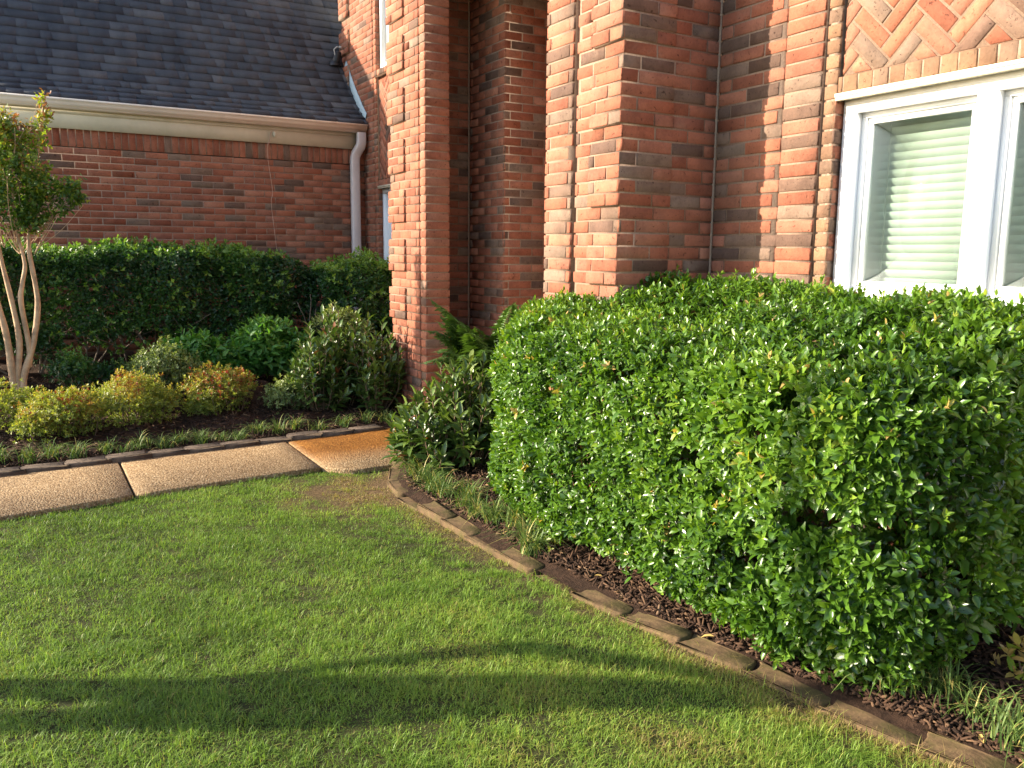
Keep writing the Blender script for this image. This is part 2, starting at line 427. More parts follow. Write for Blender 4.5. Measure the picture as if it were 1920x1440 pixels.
def herringbone(mb, Fp, u0, u1, z0, z1, n=0., w=.078, g=.011, pdark=.3, seed=5, depth=.06, du=0., dz=0.):
    r = np.random.default_rng(seed)
    rects = []
    cs = math.cos(math.pi / 4)
    span = int(max(u1 - u0, z1 - z0) / w) + 8
    for a in range(-span, span):
        for b in range(-span, span):
            ox, oy = a + 3 * b, a - 3 * b
            for (x0, x1, y0, y1) in ((ox, ox + 3, oy, oy + 1), (ox + 3, ox + 4, oy - 2, oy + 1)):
                i = g / 2 / w
                P = [(x0 + i, y0 + i), (x1 - i, y0 + i), (x1 - i, y1 - i), (x0 + i, y1 - i)]
                P = [((x * cs - y * cs) * w + (u0 + u1) / 2 + du, (x * cs + y * cs) * w + (z0 + z1) / 2 + dz) for x, y in P]
                P = clip_poly(P, u0 + .003, u1 - .003, z0 + .003, z1 - .003)
                if len(P) >= 3:
                    ar = abs(sum(P[k][0] * P[(k + 1) % len(P)][1] - P[(k + 1) % len(P)][0] * P[k][1] for k in range(len(P)))) / 2
                    if ar > .0004: rects.append(P)
    for P in rects:
        m = len(P); P = np.array(P); cen = P.mean(0)
        nn = n + r.normal(0, .0012)
        inn = cen + (P - cen) * .95
        def at(Q, d): return FACE['-X'](Fp, Q[:, 0], Q[:, 1], np.full(len(Q), d))
        V = np.concatenate([at(P, nn - .014), at(P, nn - .004), at(inn, nn)])
        q = [(o + i, o + (i + 1) % m, o + m + (i + 1) % m, o + m + i) for o in (0, m) for i in range(m)]
        mb.add(V, q=q, ng=[[2 * m + i for i in range(m)]], col=brick_cols(1, pdark, r)[0], mat=0)
    mb.box(Fp - n + .0048, Fp - n + depth, u0, u1, z0, z1, mat=1)

BM = [M['brick'], M['mortar']]
house = tag(empty('brick_house', (3.0, 7.0, 0)), 'red brick house with dark shingle roof, brick pilasters and white framed windows', 'house')
ZT = 4.9     # walls carry on above the picture
# -- wing wall (faces the camera, in shade)
mb = MB()
panel(mb, '-Y', 10.3, -.9, 3.815, 0.02, 2.561, H=.0731, zref=2.561, off=2.805, pdark=.2, seed=1)
panel(mb, '-Y', 10.3, -.9, 3.815, 2.564, 2.752, bond='soldier', H=.0735, off=.012, pdark=.1, seed=2)
mb.box(-.9, -.78, 10.42, 15.4, 0.02, 2.99, mat=1); mb.box(-.78, 3.8, 15.28, 15.4, 0.02, 2.99, mat=1)
mb.extrude([(10.42, 2.993), (12.4, 5.45), (15.28, 2.993)], lambda p, t: (t, p[0], p[1]), -.9, -.78, mat=1)
mb.build('wing_wall', BM, house)

# -- window-bay wall beyond the entry, on the far left
XW = 3.82
mb = MB()
panel(mb, '-X', XW, 9.985, 11.07, 0.02, ZT + 1.2, off=.06, pdark=.15, seed=3)
panel(mb, '-X', XW, 9.872, 9.958, 0.02, ZT + 1.2, bond='stack', pdark=.2, seed=4)
mb.box(XW + .034, XW + .11, 9.955, 9.99, .02, ZT + 1.2, mat=1)
for k in range(-2, 5):
    zb = 4.001 + .438 * k
    if zb > 3.2: panel(mb, '-X', XW, 10.77, 11.10, zb, zb + .288, n=.030, off=.10, depth=.135, zref=zb, pdark=.15, seed=20 + k)
panel(mb, '-X', XW, 7.45, 8.2, 0.02, ZT + 1.2, off=.06, seed=5)
panel(mb, '-X', XW, 8.2, 9.872, 0.02, .40, off=.06, seed=6)
herringbone(mb, XW, 8.2, 9.868, 2.36, 3.54, n=-.03, seed=6)
panel(mb, '-X', XW, 8.2, 9.872, 2.276, 2.356, n=-.012, bond='soldier', H=.084, off=.01, depth=.10, pdark=.5, seed=7)
panel(mb, '-X', XW, 8.16, 9.91, 3.545, 3.61, n=.035, bond='soldier', H=.078, off=.01, depth=.15, pdark=.5, seed=8)
panel(mb, '-Y', 9.872, XW + .002, XW + .075, .41, 2.27, bond='stack', endpad=.002, depth=.03, seed=9)
panel(mb, '-Y', 9.872, XW + .002, XW + .075, 3.62, ZT + 1.2, bond='stack', endpad=.002, depth=.03, seed=10)
mb.box(XW + .2, XW + .32, 10.99, 11.05, .02, ZT + 1.2, mat=1)
mb.build('bay_wall', BM, house)

# -- entry pilasters (the two brick piers with raised quoins)
def quoin_z(top):
    z = 2.62 - .432 * 7
    while z < top:
        if z + .288 > .05: yield max(z, .02), z + .288
        z += .432
mb = MB(); Y1 = 3.742; X1 = 2.84
panel(mb, '-X', X1, Y1, 4.176, .02, ZT, off=.03, pdark=.22, seed=31)
panel(mb, '-X', X1, 4.203, 4.487, .02, ZT, n=.012, bond='run', L=.40, off=4.24, pdark=.35, seed=32, depth=.13)
mb.box(X1 + .05, X1 + .11, 4.17, 4.21, .02, ZT, mat=1)
panel(mb, '-Y', Y1, X1, 3.517, .02, ZT, off=X1 + .117, pdark=.2, seed=33)
for i, (za, zb) in enumerate(quoin_z(ZT)):
    panel(mb, '-X', X1, Y1 - .008, 4.02, za, zb, n=.019, off=Y1 - .008 + .115, pdark=.15, seed=40 + i, depth=.13)
    panel(mb, '-Y', Y1, X1 - .018, 3.19, za, zb, n=.009, off=X1 - .018 + .0, pdark=.3, seed=60 + i, depth=.12)
mb.box(X1 + .1, 3.62, 4.36, 4.478, .02, ZT, mat=1)
mb.box(3.5265, 3.60, Y1 + .010, Y1 + .09, .02, ZT, mat=1)
# caulked joint where the pier meets the wall
mb.tube([(3.519, Y1 + .004, z) for z in np.linspace(.05, ZT, 60)], .0095, 6, mat=1)
o = mb.build('pilaster', BM, house); o['label'] = 'near brick pilaster whose lit side has a deep vertical groove, beside the window wall'
mb = MB(); X2 = 2.98; Y2 = 6.605
panel(mb, '-X', X2, 6.742, 7.37, .02, ZT, off=.11, pdark=.08, seed=81)
panel(mb, '-X', X2, Y2, 6.717, .02, ZT, bond='stack', pdark=.1, seed=82)
mb.box(X2 + .05, X2 + .11, 6.70, 6.75, .02, ZT, mat=1)
panel(mb, '-Y', Y2, X2, 3.204, .02, ZT, bond='stack', pdark=.06, seed=83)
for i, (za, zb) in enumerate(quoin_z(ZT)):
    panel(mb, '-X', X2, 7.028, 7.39, za, zb, n=.02, off=7.028, pdark=.1, seed=90 + i, depth=.135)
mb.box(3.10, 3.19, Y2 + .05, 7.2, .02, ZT, mat=1); mb.box(X2 + .05, XW - .05, 7.26, 7.358, .02, ZT, mat=1)
o = mb.build('pilaster', BM, house); o['label'] = 'far brick pilaster standing left of the dark entry recess'
# -- entry walls behind the pilasters
mb = MB()
panel(mb, '-Y', 7.10, 3.204, 3.648, .02, ZT, off=3.30, pdark=.3, seed=101)
panel(mb, '-X', 3.648, 6.45, 7.092, .02, ZT, off=6.45, pdark=.3, seed=102)
panel(mb, '-Y', 6.45, 3.648, 4.275, .02, ZT, off=3.648 + .055, pdark=.24, seed=103)
mb.tube([(3.640, 7.094, z) for z in np.linspace(.05, ZT, 40)], .008, 6, mat=1)
panel(mb, '-X', 4.28, 3.6, 4.60, .02, 3.84, off=.05, seed=104)  # unseen wall set forward to catch sun and bounce it into the recess
panel(mb, '-X', 4.28, 5.62, 6.44, .02, 3.84, off=.05, seed=105)
panel(mb, '-X', 4.28, 4.60, 5.62, 2.30, 3.84, off=.05, seed=106)
mb.build('entry_wall', BM, house)
mb = MB(); mb.box(3.0, 4.4, 4.49, 7.095, 3.85, 3.97); mb.build('shading_ceiling', M['core'], house)  # unseen ceiling, added to keep sky light out of the entry
mb = MB(); mb.box(4.30, 4.36, 4.66, 5.56, .05, 2.24)
for yy in (4.74, 5.16):
    for za, zb in ((.25, .85), (1.0, 1.55), (1.68, 2.1)):
        mb.box(4.285, 4.2995, yy, yy + .32, za, zb); mb.box(4.279, 4.2845, yy + .05, yy + .27, za + .05, zb - .05)
dr = mb.build('bounce_door', M['white'], house); dr['label'] = 'unseen white panelled slab added to bounce sunlight into the entry recess'  # added out of view; its white face bounces sun onto the entry brick
mb = MB(); mb.box(4.25, 4.36, 4.60, 4.66, .02, 2.30); mb.box(4.25, 4.36, 5.56, 5.62, .02, 2.30); mb.box(4.2505, 4.3595, 4.66, 5.56, 2.24, 2.2995); mb.build('bounce_door_frame', M['white'], dr)
mb = MB(); mb.tube([(4.30, 5.49, 1.0), (4.235, 5.49, 1.0), (4.235, 5.40, 1.0)], .011, 8); mb.build('handle', M['steel'], dr)
mb = MB(); panel(mb, '-X', 2.95, 4.49, 6.6, 3.86, ZT, seed=130); mb.build('shading_lintel', BM, house)  # added above the view to block sky light and darken the recess

# -- window wall on the right
XR = 3.526
mb = MB()
panel(mb, '-X', XR, 3.262, Y1, .02, ZT, off=3.29, pdark=.42, seed=111)
panel(mb, '-X', XR, 3.022, 3.258, .02, ZT, bond='stack', pdark=.45, seed=112, endpad=.002)
mb.box(XR + .03, XR + .11, 2.985, 3.03, .02, ZT, mat=1)
panel(mb, '-X', XR, 2.922, 2.996, .02, ZT, bond='stack', pdark=2, seed=113)
panel(mb, '-Y', 2.922, XR + .002, XR + .066, .37, 2.268, bond='stack', endpad=.002, depth=.03, pdark=.5, seed=114)
panel(mb, '-X', XR, -.2, 2.922, 2.287, 2.366, n=-.006, bond='soldier', H=.0845, off=.02, pdark=2, depth=.10, seed=115)
herringbone(mb, XR, -.2, 2.918, 2.37, 3.6, n=-.026, seed=116, du=.03, dz=.02, pdark=.18)
panel(mb, '-X', XR, -.2, 2.922, .02, .36, off=.03, seed=117)
panel(mb, '-X', XR, -3.0, -.2, .02, ZT, off=.03, seed=118)
panel(mb, '-X', XR, -.2, 2.922, 3.61, ZT, off=.03, seed=119)
mb.build('window_wall', BM, house)

# -- house body that closes the rooms behind the walls
mb = MB()
mb.box(3.66, 9.0, -3.0, 3.62, ZT, ZT + .12); mb.box(3.0, 9.0, 3.62, 11.0, ZT + 1.2, ZT + 1.32)
mb.box(3.62, 9.0, -3.06, -3.0, .0, ZT); mb.box(9.0, 9.1, -3.0, 11.0, 0, ZT + 1.2)
mb.box(3.93, 9.0, 11.0, 11.06, 0, ZT + 1.2); mb.box(4.9, 5.0, -3, 3.5, .02, ZT); mb.box(4.6, 4.7, 7.5, 10.9, .02, ZT)
mb.box(3.66, 5.2, 3.63, 3.75, .02, ZT); mb.box(2.85, 5.4, 3.76, 7.3, ZT, ZT + .1)
mb.build('inner_wall', M['core'], house)

# -- white windows with blinds: window > sash, pane, blind, drip_cap
def window(Xf, ytop, widths, z0, z1, zrail, cap=True, label=None, blinds=True):
    """Xf: frame front; ytop: left (far) edge; widths: sash unit widths going towards -Y"""
    yend = ytop - sum(widths)
    fr = MB(); fw_, fd = .072, .065
    fr.box(Xf, Xf + fd + .03, yend, ytop, z1 - fw_, z1); fr.box(Xf + .0, Xf + fd + .03, yend, ytop, z0, z0 + fw_)
    ys = [ytop]
    for wd in widths: ys.append(ys[-1] - wd)
    for i, y in enumerate(ys):
        a, b = (y - fw_, y) if i == 0 else ((y, y + fw_) if i == len(ys) - 1 else (y - .045, y + .045))
        fr.box(Xf + .0006, Xf + fd + .0294, a, b, z0 + fw_, z1 - fw_)
    for i in range(len(widths)):
        a = ys[i] - (fw_ if i == 0 else .045); b = ys[i + 1] + (fw_ if i == len(widths) - 1 else .045)
        fr.box(Xf + .001, Xf + fd + .029, b, a, zrail - .05, zrail + .03)
    wo = fr.build('window', M['white'], house)
    if label: wo['label'] = label
    sash, pane, bl, cords = MB(), MB(), MB(), MB()
    for i in range(len(widths)):
        a = ys[i] - (fw_ if i == 0 else .045); b = ys[i + 1] + (fw_ if i == len(widths) - 1 else .045)
        for (lo, hi) in ((z0 + fw_, zrail - .05), (zrail + .03, z1 - fw_)):
            # two stepped frames round the glass
            for (ins, wdt, xo, dp) in ((.0, .026, fd - .018, .042), (.026, .028, fd - .004, .026)):
                A, B, Lo, Hi = a - ins - .0004, b + ins + .0004, lo + ins + .0004, hi - ins - .0004
                x0, x1 = Xf + xo, Xf + xo + dp
                sash.box(x0, x1, B, A, Hi - wdt, Hi); sash.box(x0, x1, B, A, Lo, Lo + wdt)
                sash.box(x0 + .0002, x1 - .0002, A - wdt, A, Lo + wdt, Hi - wdt); sash.box(x0 + .0002, x1 - .0002, B, B + wdt, Lo + wdt, Hi - wdt)
            pane.box(Xf + fd + .012, Xf + fd + .016, b + .053, a - .053, lo + .053, hi - .053)
        if blinds:
            xb = Xf + .175
            A, B = a + .03, b - .03
            bl.box(xb - .02, xb + .035, B, A, z1 - .085, z1 - .045)
            z = z1 - .10
            while z > z0 + .06:
                # one curved, tilted slat
                pts = []
                for t in np.linspace(0, 1, 5):
                    x = xb + .016 * (t - .5) * 2 * .75 - .006 * (1 - (2 * t - 1) ** 2)
                    pts.append((x, z - t * .044))
                V = [(x, y, zz) for y in (B, A) for x, zz in pts]
                bl.add(V, q=[(j, j + 1, 6 + j, 5 + j) for j in range(4)])
                z -= .0405
            for fy in (.13, .87):
                yy = A + (B - A) * (fy * .86 + .07)
                cords.tube([(xb - .026, yy + .002 * math.sin(k * 2.1), zz) for k, zz in enumerate(np.linspace(z1 - .1, z0 + .07, 60))], .0028, 5)
    sash.build('sash', M['white'], wo); pane.build('pane', M['glass'], wo)
    if blinds: bl.build('blind', M['blind'], wo, smooth=True); cords.build('blind_cord', M['cord'], wo)
    if cap:
        c = MB(); c.box(Xf - .062, Xf + .03, yend - .0, ytop + .012, z1 + .004, z1 + .021); c.box(Xf - .058, Xf - .03, yend, ytop + .010, z1 - .012, z1 + .004)
        c.build('drip_cap', M['cream'], wo)
    s = MB(); s.box(Xf - .05, Xf + .12, yend - .01, ytop + .0, z0 - .045, z0 - .001); s.build('sill', M['white'], wo)
window(3.577, 2.912, (.725, .735, .735, .71), .47, 2.262, 1.29, label='tall white window with half closed blinds above the glossy hedge')
window(XW + .06, 9.862, (.83, .82), .43, 2.262, 1.3, label='lower white window mostly hidden behind the far pilaster')
window(XW + .05, 9.862, (.83, .82), 3.62, 5.6, 4.6, cap=False, label='upper white window above a brick sill')

# -- roof of the wing, with flared eave
PROF = [(10.150, 3.040), (10.20, 3.075), (10.40, 3.205), (10.58, 3.355), (10.76, 3.55), (10.90, 3.72), (12.4, 5.60)]
PA = np.array(PROF); SEG = np.r_[0, np.cumsum(np.linalg.norm(np.diff(PA, axis=0), axis=1))]
def prof(sv):
    i = min(max(np.searchsorted(SEG, sv) - 1, 0), len(PA) - 2)
    t = (sv - SEG[i]) / (SEG[i + 1] - SEG[i]); p = PA[i] + t * (PA[i + 1] - PA[i])
    d = PA[i + 1] - PA[i]; d = d / np.linalg.norm(d)
    return p, np.array([-d[1], d[0]])
mb = MB()
poly = PROF + [(15.6, 2.70), (15.5, 2.60), (12.4, 5.45), (10.92, 3.60), (10.5, 3.18), (10.2, 2.99)]
poly = [(y, z - .006) for y, z in poly]
mb.extrude(poly, lambda p, t: (t, p[0], p[1]), -1.02, XW - .005)
mb.extrude([p for p in poly if p[0] > 11.05][:0] or [(11.09, 3.94), (12.4, 5.59), (15.6, 2.7), (15.4, 2.6), (12.4, 5.4), (11.09, 3.8)], lambda p, t: (t, p[0], p[1]), XW - .004, 7.5)
r = np.random.default_rng(77)
sv = .0; row = 0
while sv < SEG[-1] - .01:
    ex = .143 if sv > .35 else .118
    x = -1.02 - r.uniform(0, .2)
    xe = XW - .006 if prof(sv)[0][0] < 11.12 else 7.4
    wav = r.uniform(0, TAU)
    while x < xe:
        wd = r.choice([.11, .16, .2, .25, .31]) * r.uniform(.9, 1.1)
        xa, xb = max(x, -1.02), min(x + wd, xe); x += wd
        if xb - xa < .01: continue
        dr = r.choice([0, 0, .004, .008])
        s0 = max(sv - dr + .003 * math.sin(x * 1.7 + wav), 0); s1 = min(sv + ex + .02, SEG[-1])
        lift = .019 + (.005 if dr else 0) + r.uniform(0, .003)
        (p0, n0), (p1, n1) = prof(s0), prof(s1)
        a = p0 + n0 * lift; b = p1 + n1 * .003; c = p0 - n0 * .008
        V = [(xa, *a), (xb, *a), (xb, *b), (xa, *b), (xa, *c), (xb, *c)]
        mb.add(V, q=[(0, 1, 2, 3), (4, 5, 1, 0)], t=[(4, 0, 3), (5, 2, 1)], tint=np.clip(r.normal(.48, .22), 0, 1))
    sv += ex; row += 1
roof = mb.build('roof', M['roof'], house)
# metal flashing up the wall
mb = MB(); pts = []
for s_v in np.linspace(.10, 1.17, 24):
    p, n_ = prof(s_v); wdt = .055 + .05 * min(1, (s_v - .05) / .4)
    pts.append(((XW - .006, *(p + n_ * .012)), (XW - .006, *(p + n_ * (wdt + .03)))))
V = [q for p in pts for q in p] + [(x - .004, y, z) for p in pts for (x, y, z) in p]
n2 = len(pts) * 2
mb.add(V, q=[(2 * i, 2 * i + 1, 2 * i + 3, 2 * i + 2) for i in range(len(pts) - 1)] + [(n2 + 2 * i, n2 + 2 * i + 2, n2 + 2 * i + 3, n2 + 2 * i + 1) for i in range(len(pts) - 1)] + [(2 * i + 1, n2 + 2 * i + 1, n2 + 2 * i + 3, 2 * i + 3) for i in range(len(pts) - 1)])
mb.build('flashing', M['flash'], roof)
# gutter, frieze board, downspout
mb = MB()
G = [(10.245, 2.936), (10.165, 2.936), (10.160, 2.950), (10.150, 2.956), (10.136, 2.966), (10.122, 2.984), (10.116, 3.008), (10.106, 3.012), (10.106, 3.031), (10.118, 3.033), (10.124, 3.020), (10.235, 3.018)]
mb.extrude(G, lambda p, t: (t, p[0], p[1]), -1.02, 3.795)
g_ = mb.build('gutter', M['gutter'], house)
mb = MB(); mb.box(-.95, 3.812, 10.262, 10.2985, 2.746, 2.99); mb.box(-.95, 3.80, 10.246, 10.262, 2.925, 2.99); mb.box(-.95, 3.812, 10.2485, 10.2615, 2.895, 2.925)
mb.build('frieze_board', M['cream'], house)
mb = MB()
path = np.array([(3.733, 10.170, 2.938), (3.733, 10.170, 2.86), (3.732, 10.172, 2.815), (3.724, 10.180, 2.775), (3.700, 10.205, 2.725), (3.682, 10.226, 2.685), (3.672, 10.238, 2.64), (3.670, 10.242, 2.58), (3.670, 10.242, 2.0), (3.671, 10.242, 1.2), (3.670, 10.242, .3)])
tn = norm(np.gradient(path, axis=0)); hx, hy = .054, .04
sec = [(-1, -.75), (-.8, -1), (-.25, -.92), (0, -1.0), (.25, -.92), (.8, -1), (1, -.75), (1, .75), (.8, 1), (-.8, 1), (-1, .75)]
V = []
for p, t in zip(path, tn):
    u = norm(np.array([1, 0, 0]) - t * t[0]); v = np.cross(t, u); v = v if v[1] > 0 else -v
    V += [p + u * a * hx + v * b * hy for a, b in sec]
k = len(sec)
mb.add(V, q=[(i * k + j, i * k + (j + 1) % k, (i + 1) * k + (j + 1) % k, (i + 1) * k + j) for i in range(len(path) - 1) for j in range(k)])
mb.build('downspout', M['spout'], house)

# ------------------------------------------------------------------ ground, beds, walk
def grid(name, x0, x1, y0, y1, nx, ny, zf, mat, kind='structure', keep=None):
    X, Y = np.meshgrid(np.linspace(x0, x1, nx), np.linspace(y0, y1, ny), indexing='ij')
    X2_, Y2_ = (X, Y) if keep is None else keep(X, Y)
    V = np.stack([X2_, Y2_, zf(X2_, Y2_)], -1).reshape(-1, 3)
    i, j = np.meshgrid(np.arange(nx - 1), np.arange(ny - 1), indexing='ij'); a = (i * ny + j).ravel()
    mb = MB(); mb.add(V, q=np.stack([a, a + ny, a + ny + 1, a + 1], -1))
    return tag(mb.build(name, mat, smooth=True), kind=kind)
mb = MB(); mb.box(-60, 60, -60, 60, -.4, -.03); tag(mb.build('ground', M['ground']), kind='structure')
CURB = np.array([(2.30, 5.46), (2.165, 5.30), (2.04, 5.05), (1.985, 4.80), (1.975, 4.5), (2.0, 4.12), (2.005, 3.59), (2.045, 3.12), (2.095, 2.58), (2.165, 2.2), (2.225, 1.845), (2.285, 1.558), (2.345, 1.305), (2.50, .7), (2.75, -.2), (3.0, -1.0)])
def curb_x(y): return np.interp(y, CURB[::-1, 1], CURB[::-1, 0])
NE = np.array([(-8, 4.8), (-.2, 5.37), (.5, 5.49), (1.2, 5.57), (1.70, 5.605), (2.0, 5.56), (2.25, 5.47), (2.4, 5.40), (6, 5.40)])
def near_edge(x): return np.interp(x, NE[:, 0], NE[:, 1])
def far_edge(x): return 6.345 + .082 * x
def lawn_z(x, y): return .012 * NZ(np.stack([x, y], -1), .5) - .012
lawn = grid('lawn', -6, 3.2, -3, 5.9, 185, 180, lawn_z, M['lawn'])
lv = np.zeros(len(lawn.data.vertices) * 3); lawn.data.vertices.foreach_get('co', lv); lv = lv.reshape(-1, 3)
worn = np.clip(.85 * np.exp(-(((lv[:, 0] - 1.68) / .46) ** 2 + ((lv[:, 1] - 4.98) / .48) ** 2)) * (1 + .4 * NZ(lv[:, :2], 2.6)) + .6 * np.exp(-(((lv[:, 0] - curb_x(lv[:, 1]) + .06) / .14) ** 2)), 0, 1)
lawn.data.attributes['tint'].data.foreach_set('value', worn.astype(np.float32))
def zbed_r(x, y):
    P = np.stack([x, y], -1)
    e = np.clip((x - curb_x(y)) / .25, 0, 1)
    return .012 + e * (.045 + .05 * np.clip(x - 2.2, 0, 1)) + (.018 * NZ(P, 1.9) + .010 * NZ2(P, 5.5) + .006 * NZ(P, 14)) * e \
        + .05 * np.exp(-(((x - 2.45) / .22) ** 2 + ((y - 4.45) / .2) ** 2)) - .04 * np.exp(-(((x - 2.32) / .12) ** 2 + ((y - 4.42) / .07) ** 2))
def warp_r(X, Y):
    t = (X - 1.9) / (3.7 - 1.9); return curb_x(Y) - .02 + t * (3.62 - curb_x(Y)), Y
grid('garden_bed', 1.9, 3.7, -1.0, 5.40, 110, 300, zbed_r, M['mulch'], keep=warp_r)
def zbed_l(x, y):
    P = np.stack([x, y], -1)
    e = np.clip((y - far_edge(x) - .08) / .2, 0, 1)
    return .012 + e * .03 + .095 * np.clip(y - 6.75, 0, 3) * np.clip((3.2 - x) / .6, .25, 1) + (.02 * NZ(P, 1.7) + .009 * NZ2(P, 5) + .005 * NZ(P, 13)) * e
def warp_l(X, Y):
    t = (Y - 6.0) / 4.4; return X, far_edge(X) + .03 + t * (10.36 - far_edge(X))
grid('garden_bed', -6, 3.9, 6.0, 10.4, 260, 130, zbed_l, M['mulch'], keep=warp_l)
# walkway slabs with tooled joints
mb = MB()
jx = [-6.0, -3.1, -1.9, -.70, .505, 1.712, 2.92, 4.27]
for a, b in zip(jx[:-1], jx[1:]):
    a2, b2 = a + .007, b - .007
    xs = np.linspace(a2, b2, 9)
    top = lambda x: .014
    n0 = [(x, near_edge(x) - .035 if x < 1.72 else 5.40) for x in xs]; f0 = [(x, min(far_edge(x), 6.44) if x > 3.2 else far_edge(x)) for x in xs]
    ring = n0 + f0[::-1]
    cen = np.mean(ring, 0); inn = [tuple(cen + (np.array(p) - cen) * np.array([.988, .985])) for p in ring]
    m = len(ring)
    V = [(*p, -.05) for p in ring] + [(*p, .008) for p in ring] + [(*p, .015) for p in inn]
    mb.add(V, q=[(o + i, o + (i + 1) % m, o + m + (i + 1) % m, o + m + i) for o in (0, m) for i in range(m)], ng=[[2 * m + i for i in range(m)]])
tag(mb.build('path', M['path']), kind='structure')
mb = MB(); mb.box(2.9, 4.275, 4.5, 5.4, -.05, .018); tag(mb.build('porch_floor', M['concrete']), kind='structure')

# edging stones: each with one rounded and one hollow end
ORD = ['first', 'second', 'third', 'fourth', 'fifth', 'sixth', 'seventh', 'eighth', 'ninth', 'tenth', 'eleventh', 'twelfth', 'thirteenth', 'fourteenth', 'fifteenth', 'sixteenth', 'seventeenth', 'eighteenth', 'nineteenth', 'twentieth', 'twenty-first', 'twenty-second', 'twenty-third', 'twenty-fourth', 'twenty-fifth']
def stone(mat, c, ang, L, W, h, zb, r, tilt):
    n = 9; hw = W / 2; prof_ = []
    conv = [(L / 2 - hw * .6 + hw * .6 * math.cos(t), hw * math.sin(t)) for t in np.linspace(-math.pi / 2, math.pi / 2, n)]
    conc = [(-L / 2 - hw * .6 + .009 + hw * .6 * math.cos(t), hw * math.sin(t)) for t in np.linspace(math.pi / 2, -math.pi / 2, n)]
    poly = conv + conc
    m = len(poly); P = np.array(poly)
    # bevelled top: offset ring
    cen = np.array([0., 0.])
    nx_ = np.roll(P, -1, 0) - np.roll(P, 1, 0); nrm = norm(np.stack([nx_[:, 1], -nx_[:, 0]], -1))
    Pin = P - nrm * .008
    wob = r.normal(0, .0016, (m, 2))
    levels = [(P + wob, -.06), (P + wob, h - .012 + r.normal(0, .001)), (P + wob - nrm * .003, h - .004), (Pin + wob, h)]
    V = []
    for Q, z in levels:
        zz = np.full(m, z) + (Q[:, 0] * tilt[0] + Q[:, 1] * tilt[1]) + r.normal(0, .0012, m)
        V.append(np.stack([Q[:, 0], Q[:, 1], zz], -1))
    V = np.concatenate(V); ca, sa = math.cos(ang), math.sin(ang)
    W_ = np.stack([c[0] + V[:, 0] * ca - V[:, 1] * sa, c[1] + V[:, 0] * sa + V[:, 1] * ca, zb + V[:, 2]], -1)
    mb = MB()
    mb.add(W_, q=[(o * m + i, o * m + (i + 1) % m, (o + 1) * m + (i + 1) % m, (o + 1) * m + i) for o in range(3) for i in range(m)])
    # top as strips across so the hollow end is right
    q = [(3 * m + i, 3 * m + i + 1, 3 * m + (2 * n - 2 - i), 3 * m + (2 * n - 1 - i)) for i in range(n - 1)]
    mb.add(np.zeros((0, 3)), q=None); mb.F4.append(np.array(q)); mb.M4.append(np.zeros(len(q), int))
    return mb.build('edging_stone', mat, origin=(c[0], c[1], 0))
r = np.random.default_rng(5)
for i in range(12):
    x = -.49 + i * .262
    y = far_edge(x) + .045
    o = stone(M['stone_left'], (x, y + r.normal(0, .003)), math.atan(.082) + math.pi + r.normal(0, .02), .27, .115, .045 + r.normal(0, .004), 0.0, r, (r.normal(0, .012), r.normal(0, .03)))
    tag(o, 'flat dark edging stone, %s from the left along the far side of the walkway' % ORD[i], 'edging stone', 'edging stones along the far side of the walkway')
# right row along the lawn, measured along the curve
D = np.r_[0, np.cumsum(np.linalg.norm(np.diff(CURB, axis=0), axis=1))]
def along(t): return np.array([np.interp(t, D, CURB[:, 0]), np.interp(t, D, CURB[:, 1])])
tj = float(np.interp(-2.17, -CURB[:, 1], D))         # a joint is seen here
Ls = .30; k0 = int(tj // Ls); t = tj - k0 * Ls - .15; i = 0
n_r = 0
while t < D[-1] - .4 and n_r < 19:
    a, b = along(max(t, .0)), along(t + Ls)
    if t > -.12:
        c = (a + b) / 2; ang = math.atan2(b[1] - a[1], b[0] - a[0])
        dirt_low = -.034 if n_r in (3, 8) else (-.012 if n_r in (1, 2, 6) else 0)
        o = stone(M['stone_right'], c + r.normal(0, .004, 2), ang + r.normal(0, .015), np.linalg.norm(b - a) * 1.0, .108, .025 + dirt_low + r.normal(0, .004), 0.0, r, (r.normal(0, .015), r.normal(0, .03) + .02))
        tag(o, 'mossy tan edging stone, %s from the walkway in the curved row beside the lawn' % ORD[n_r], 'edging stone', 'edging stones between the lawn and the right bed')
        n_r += 1
    t += Ls

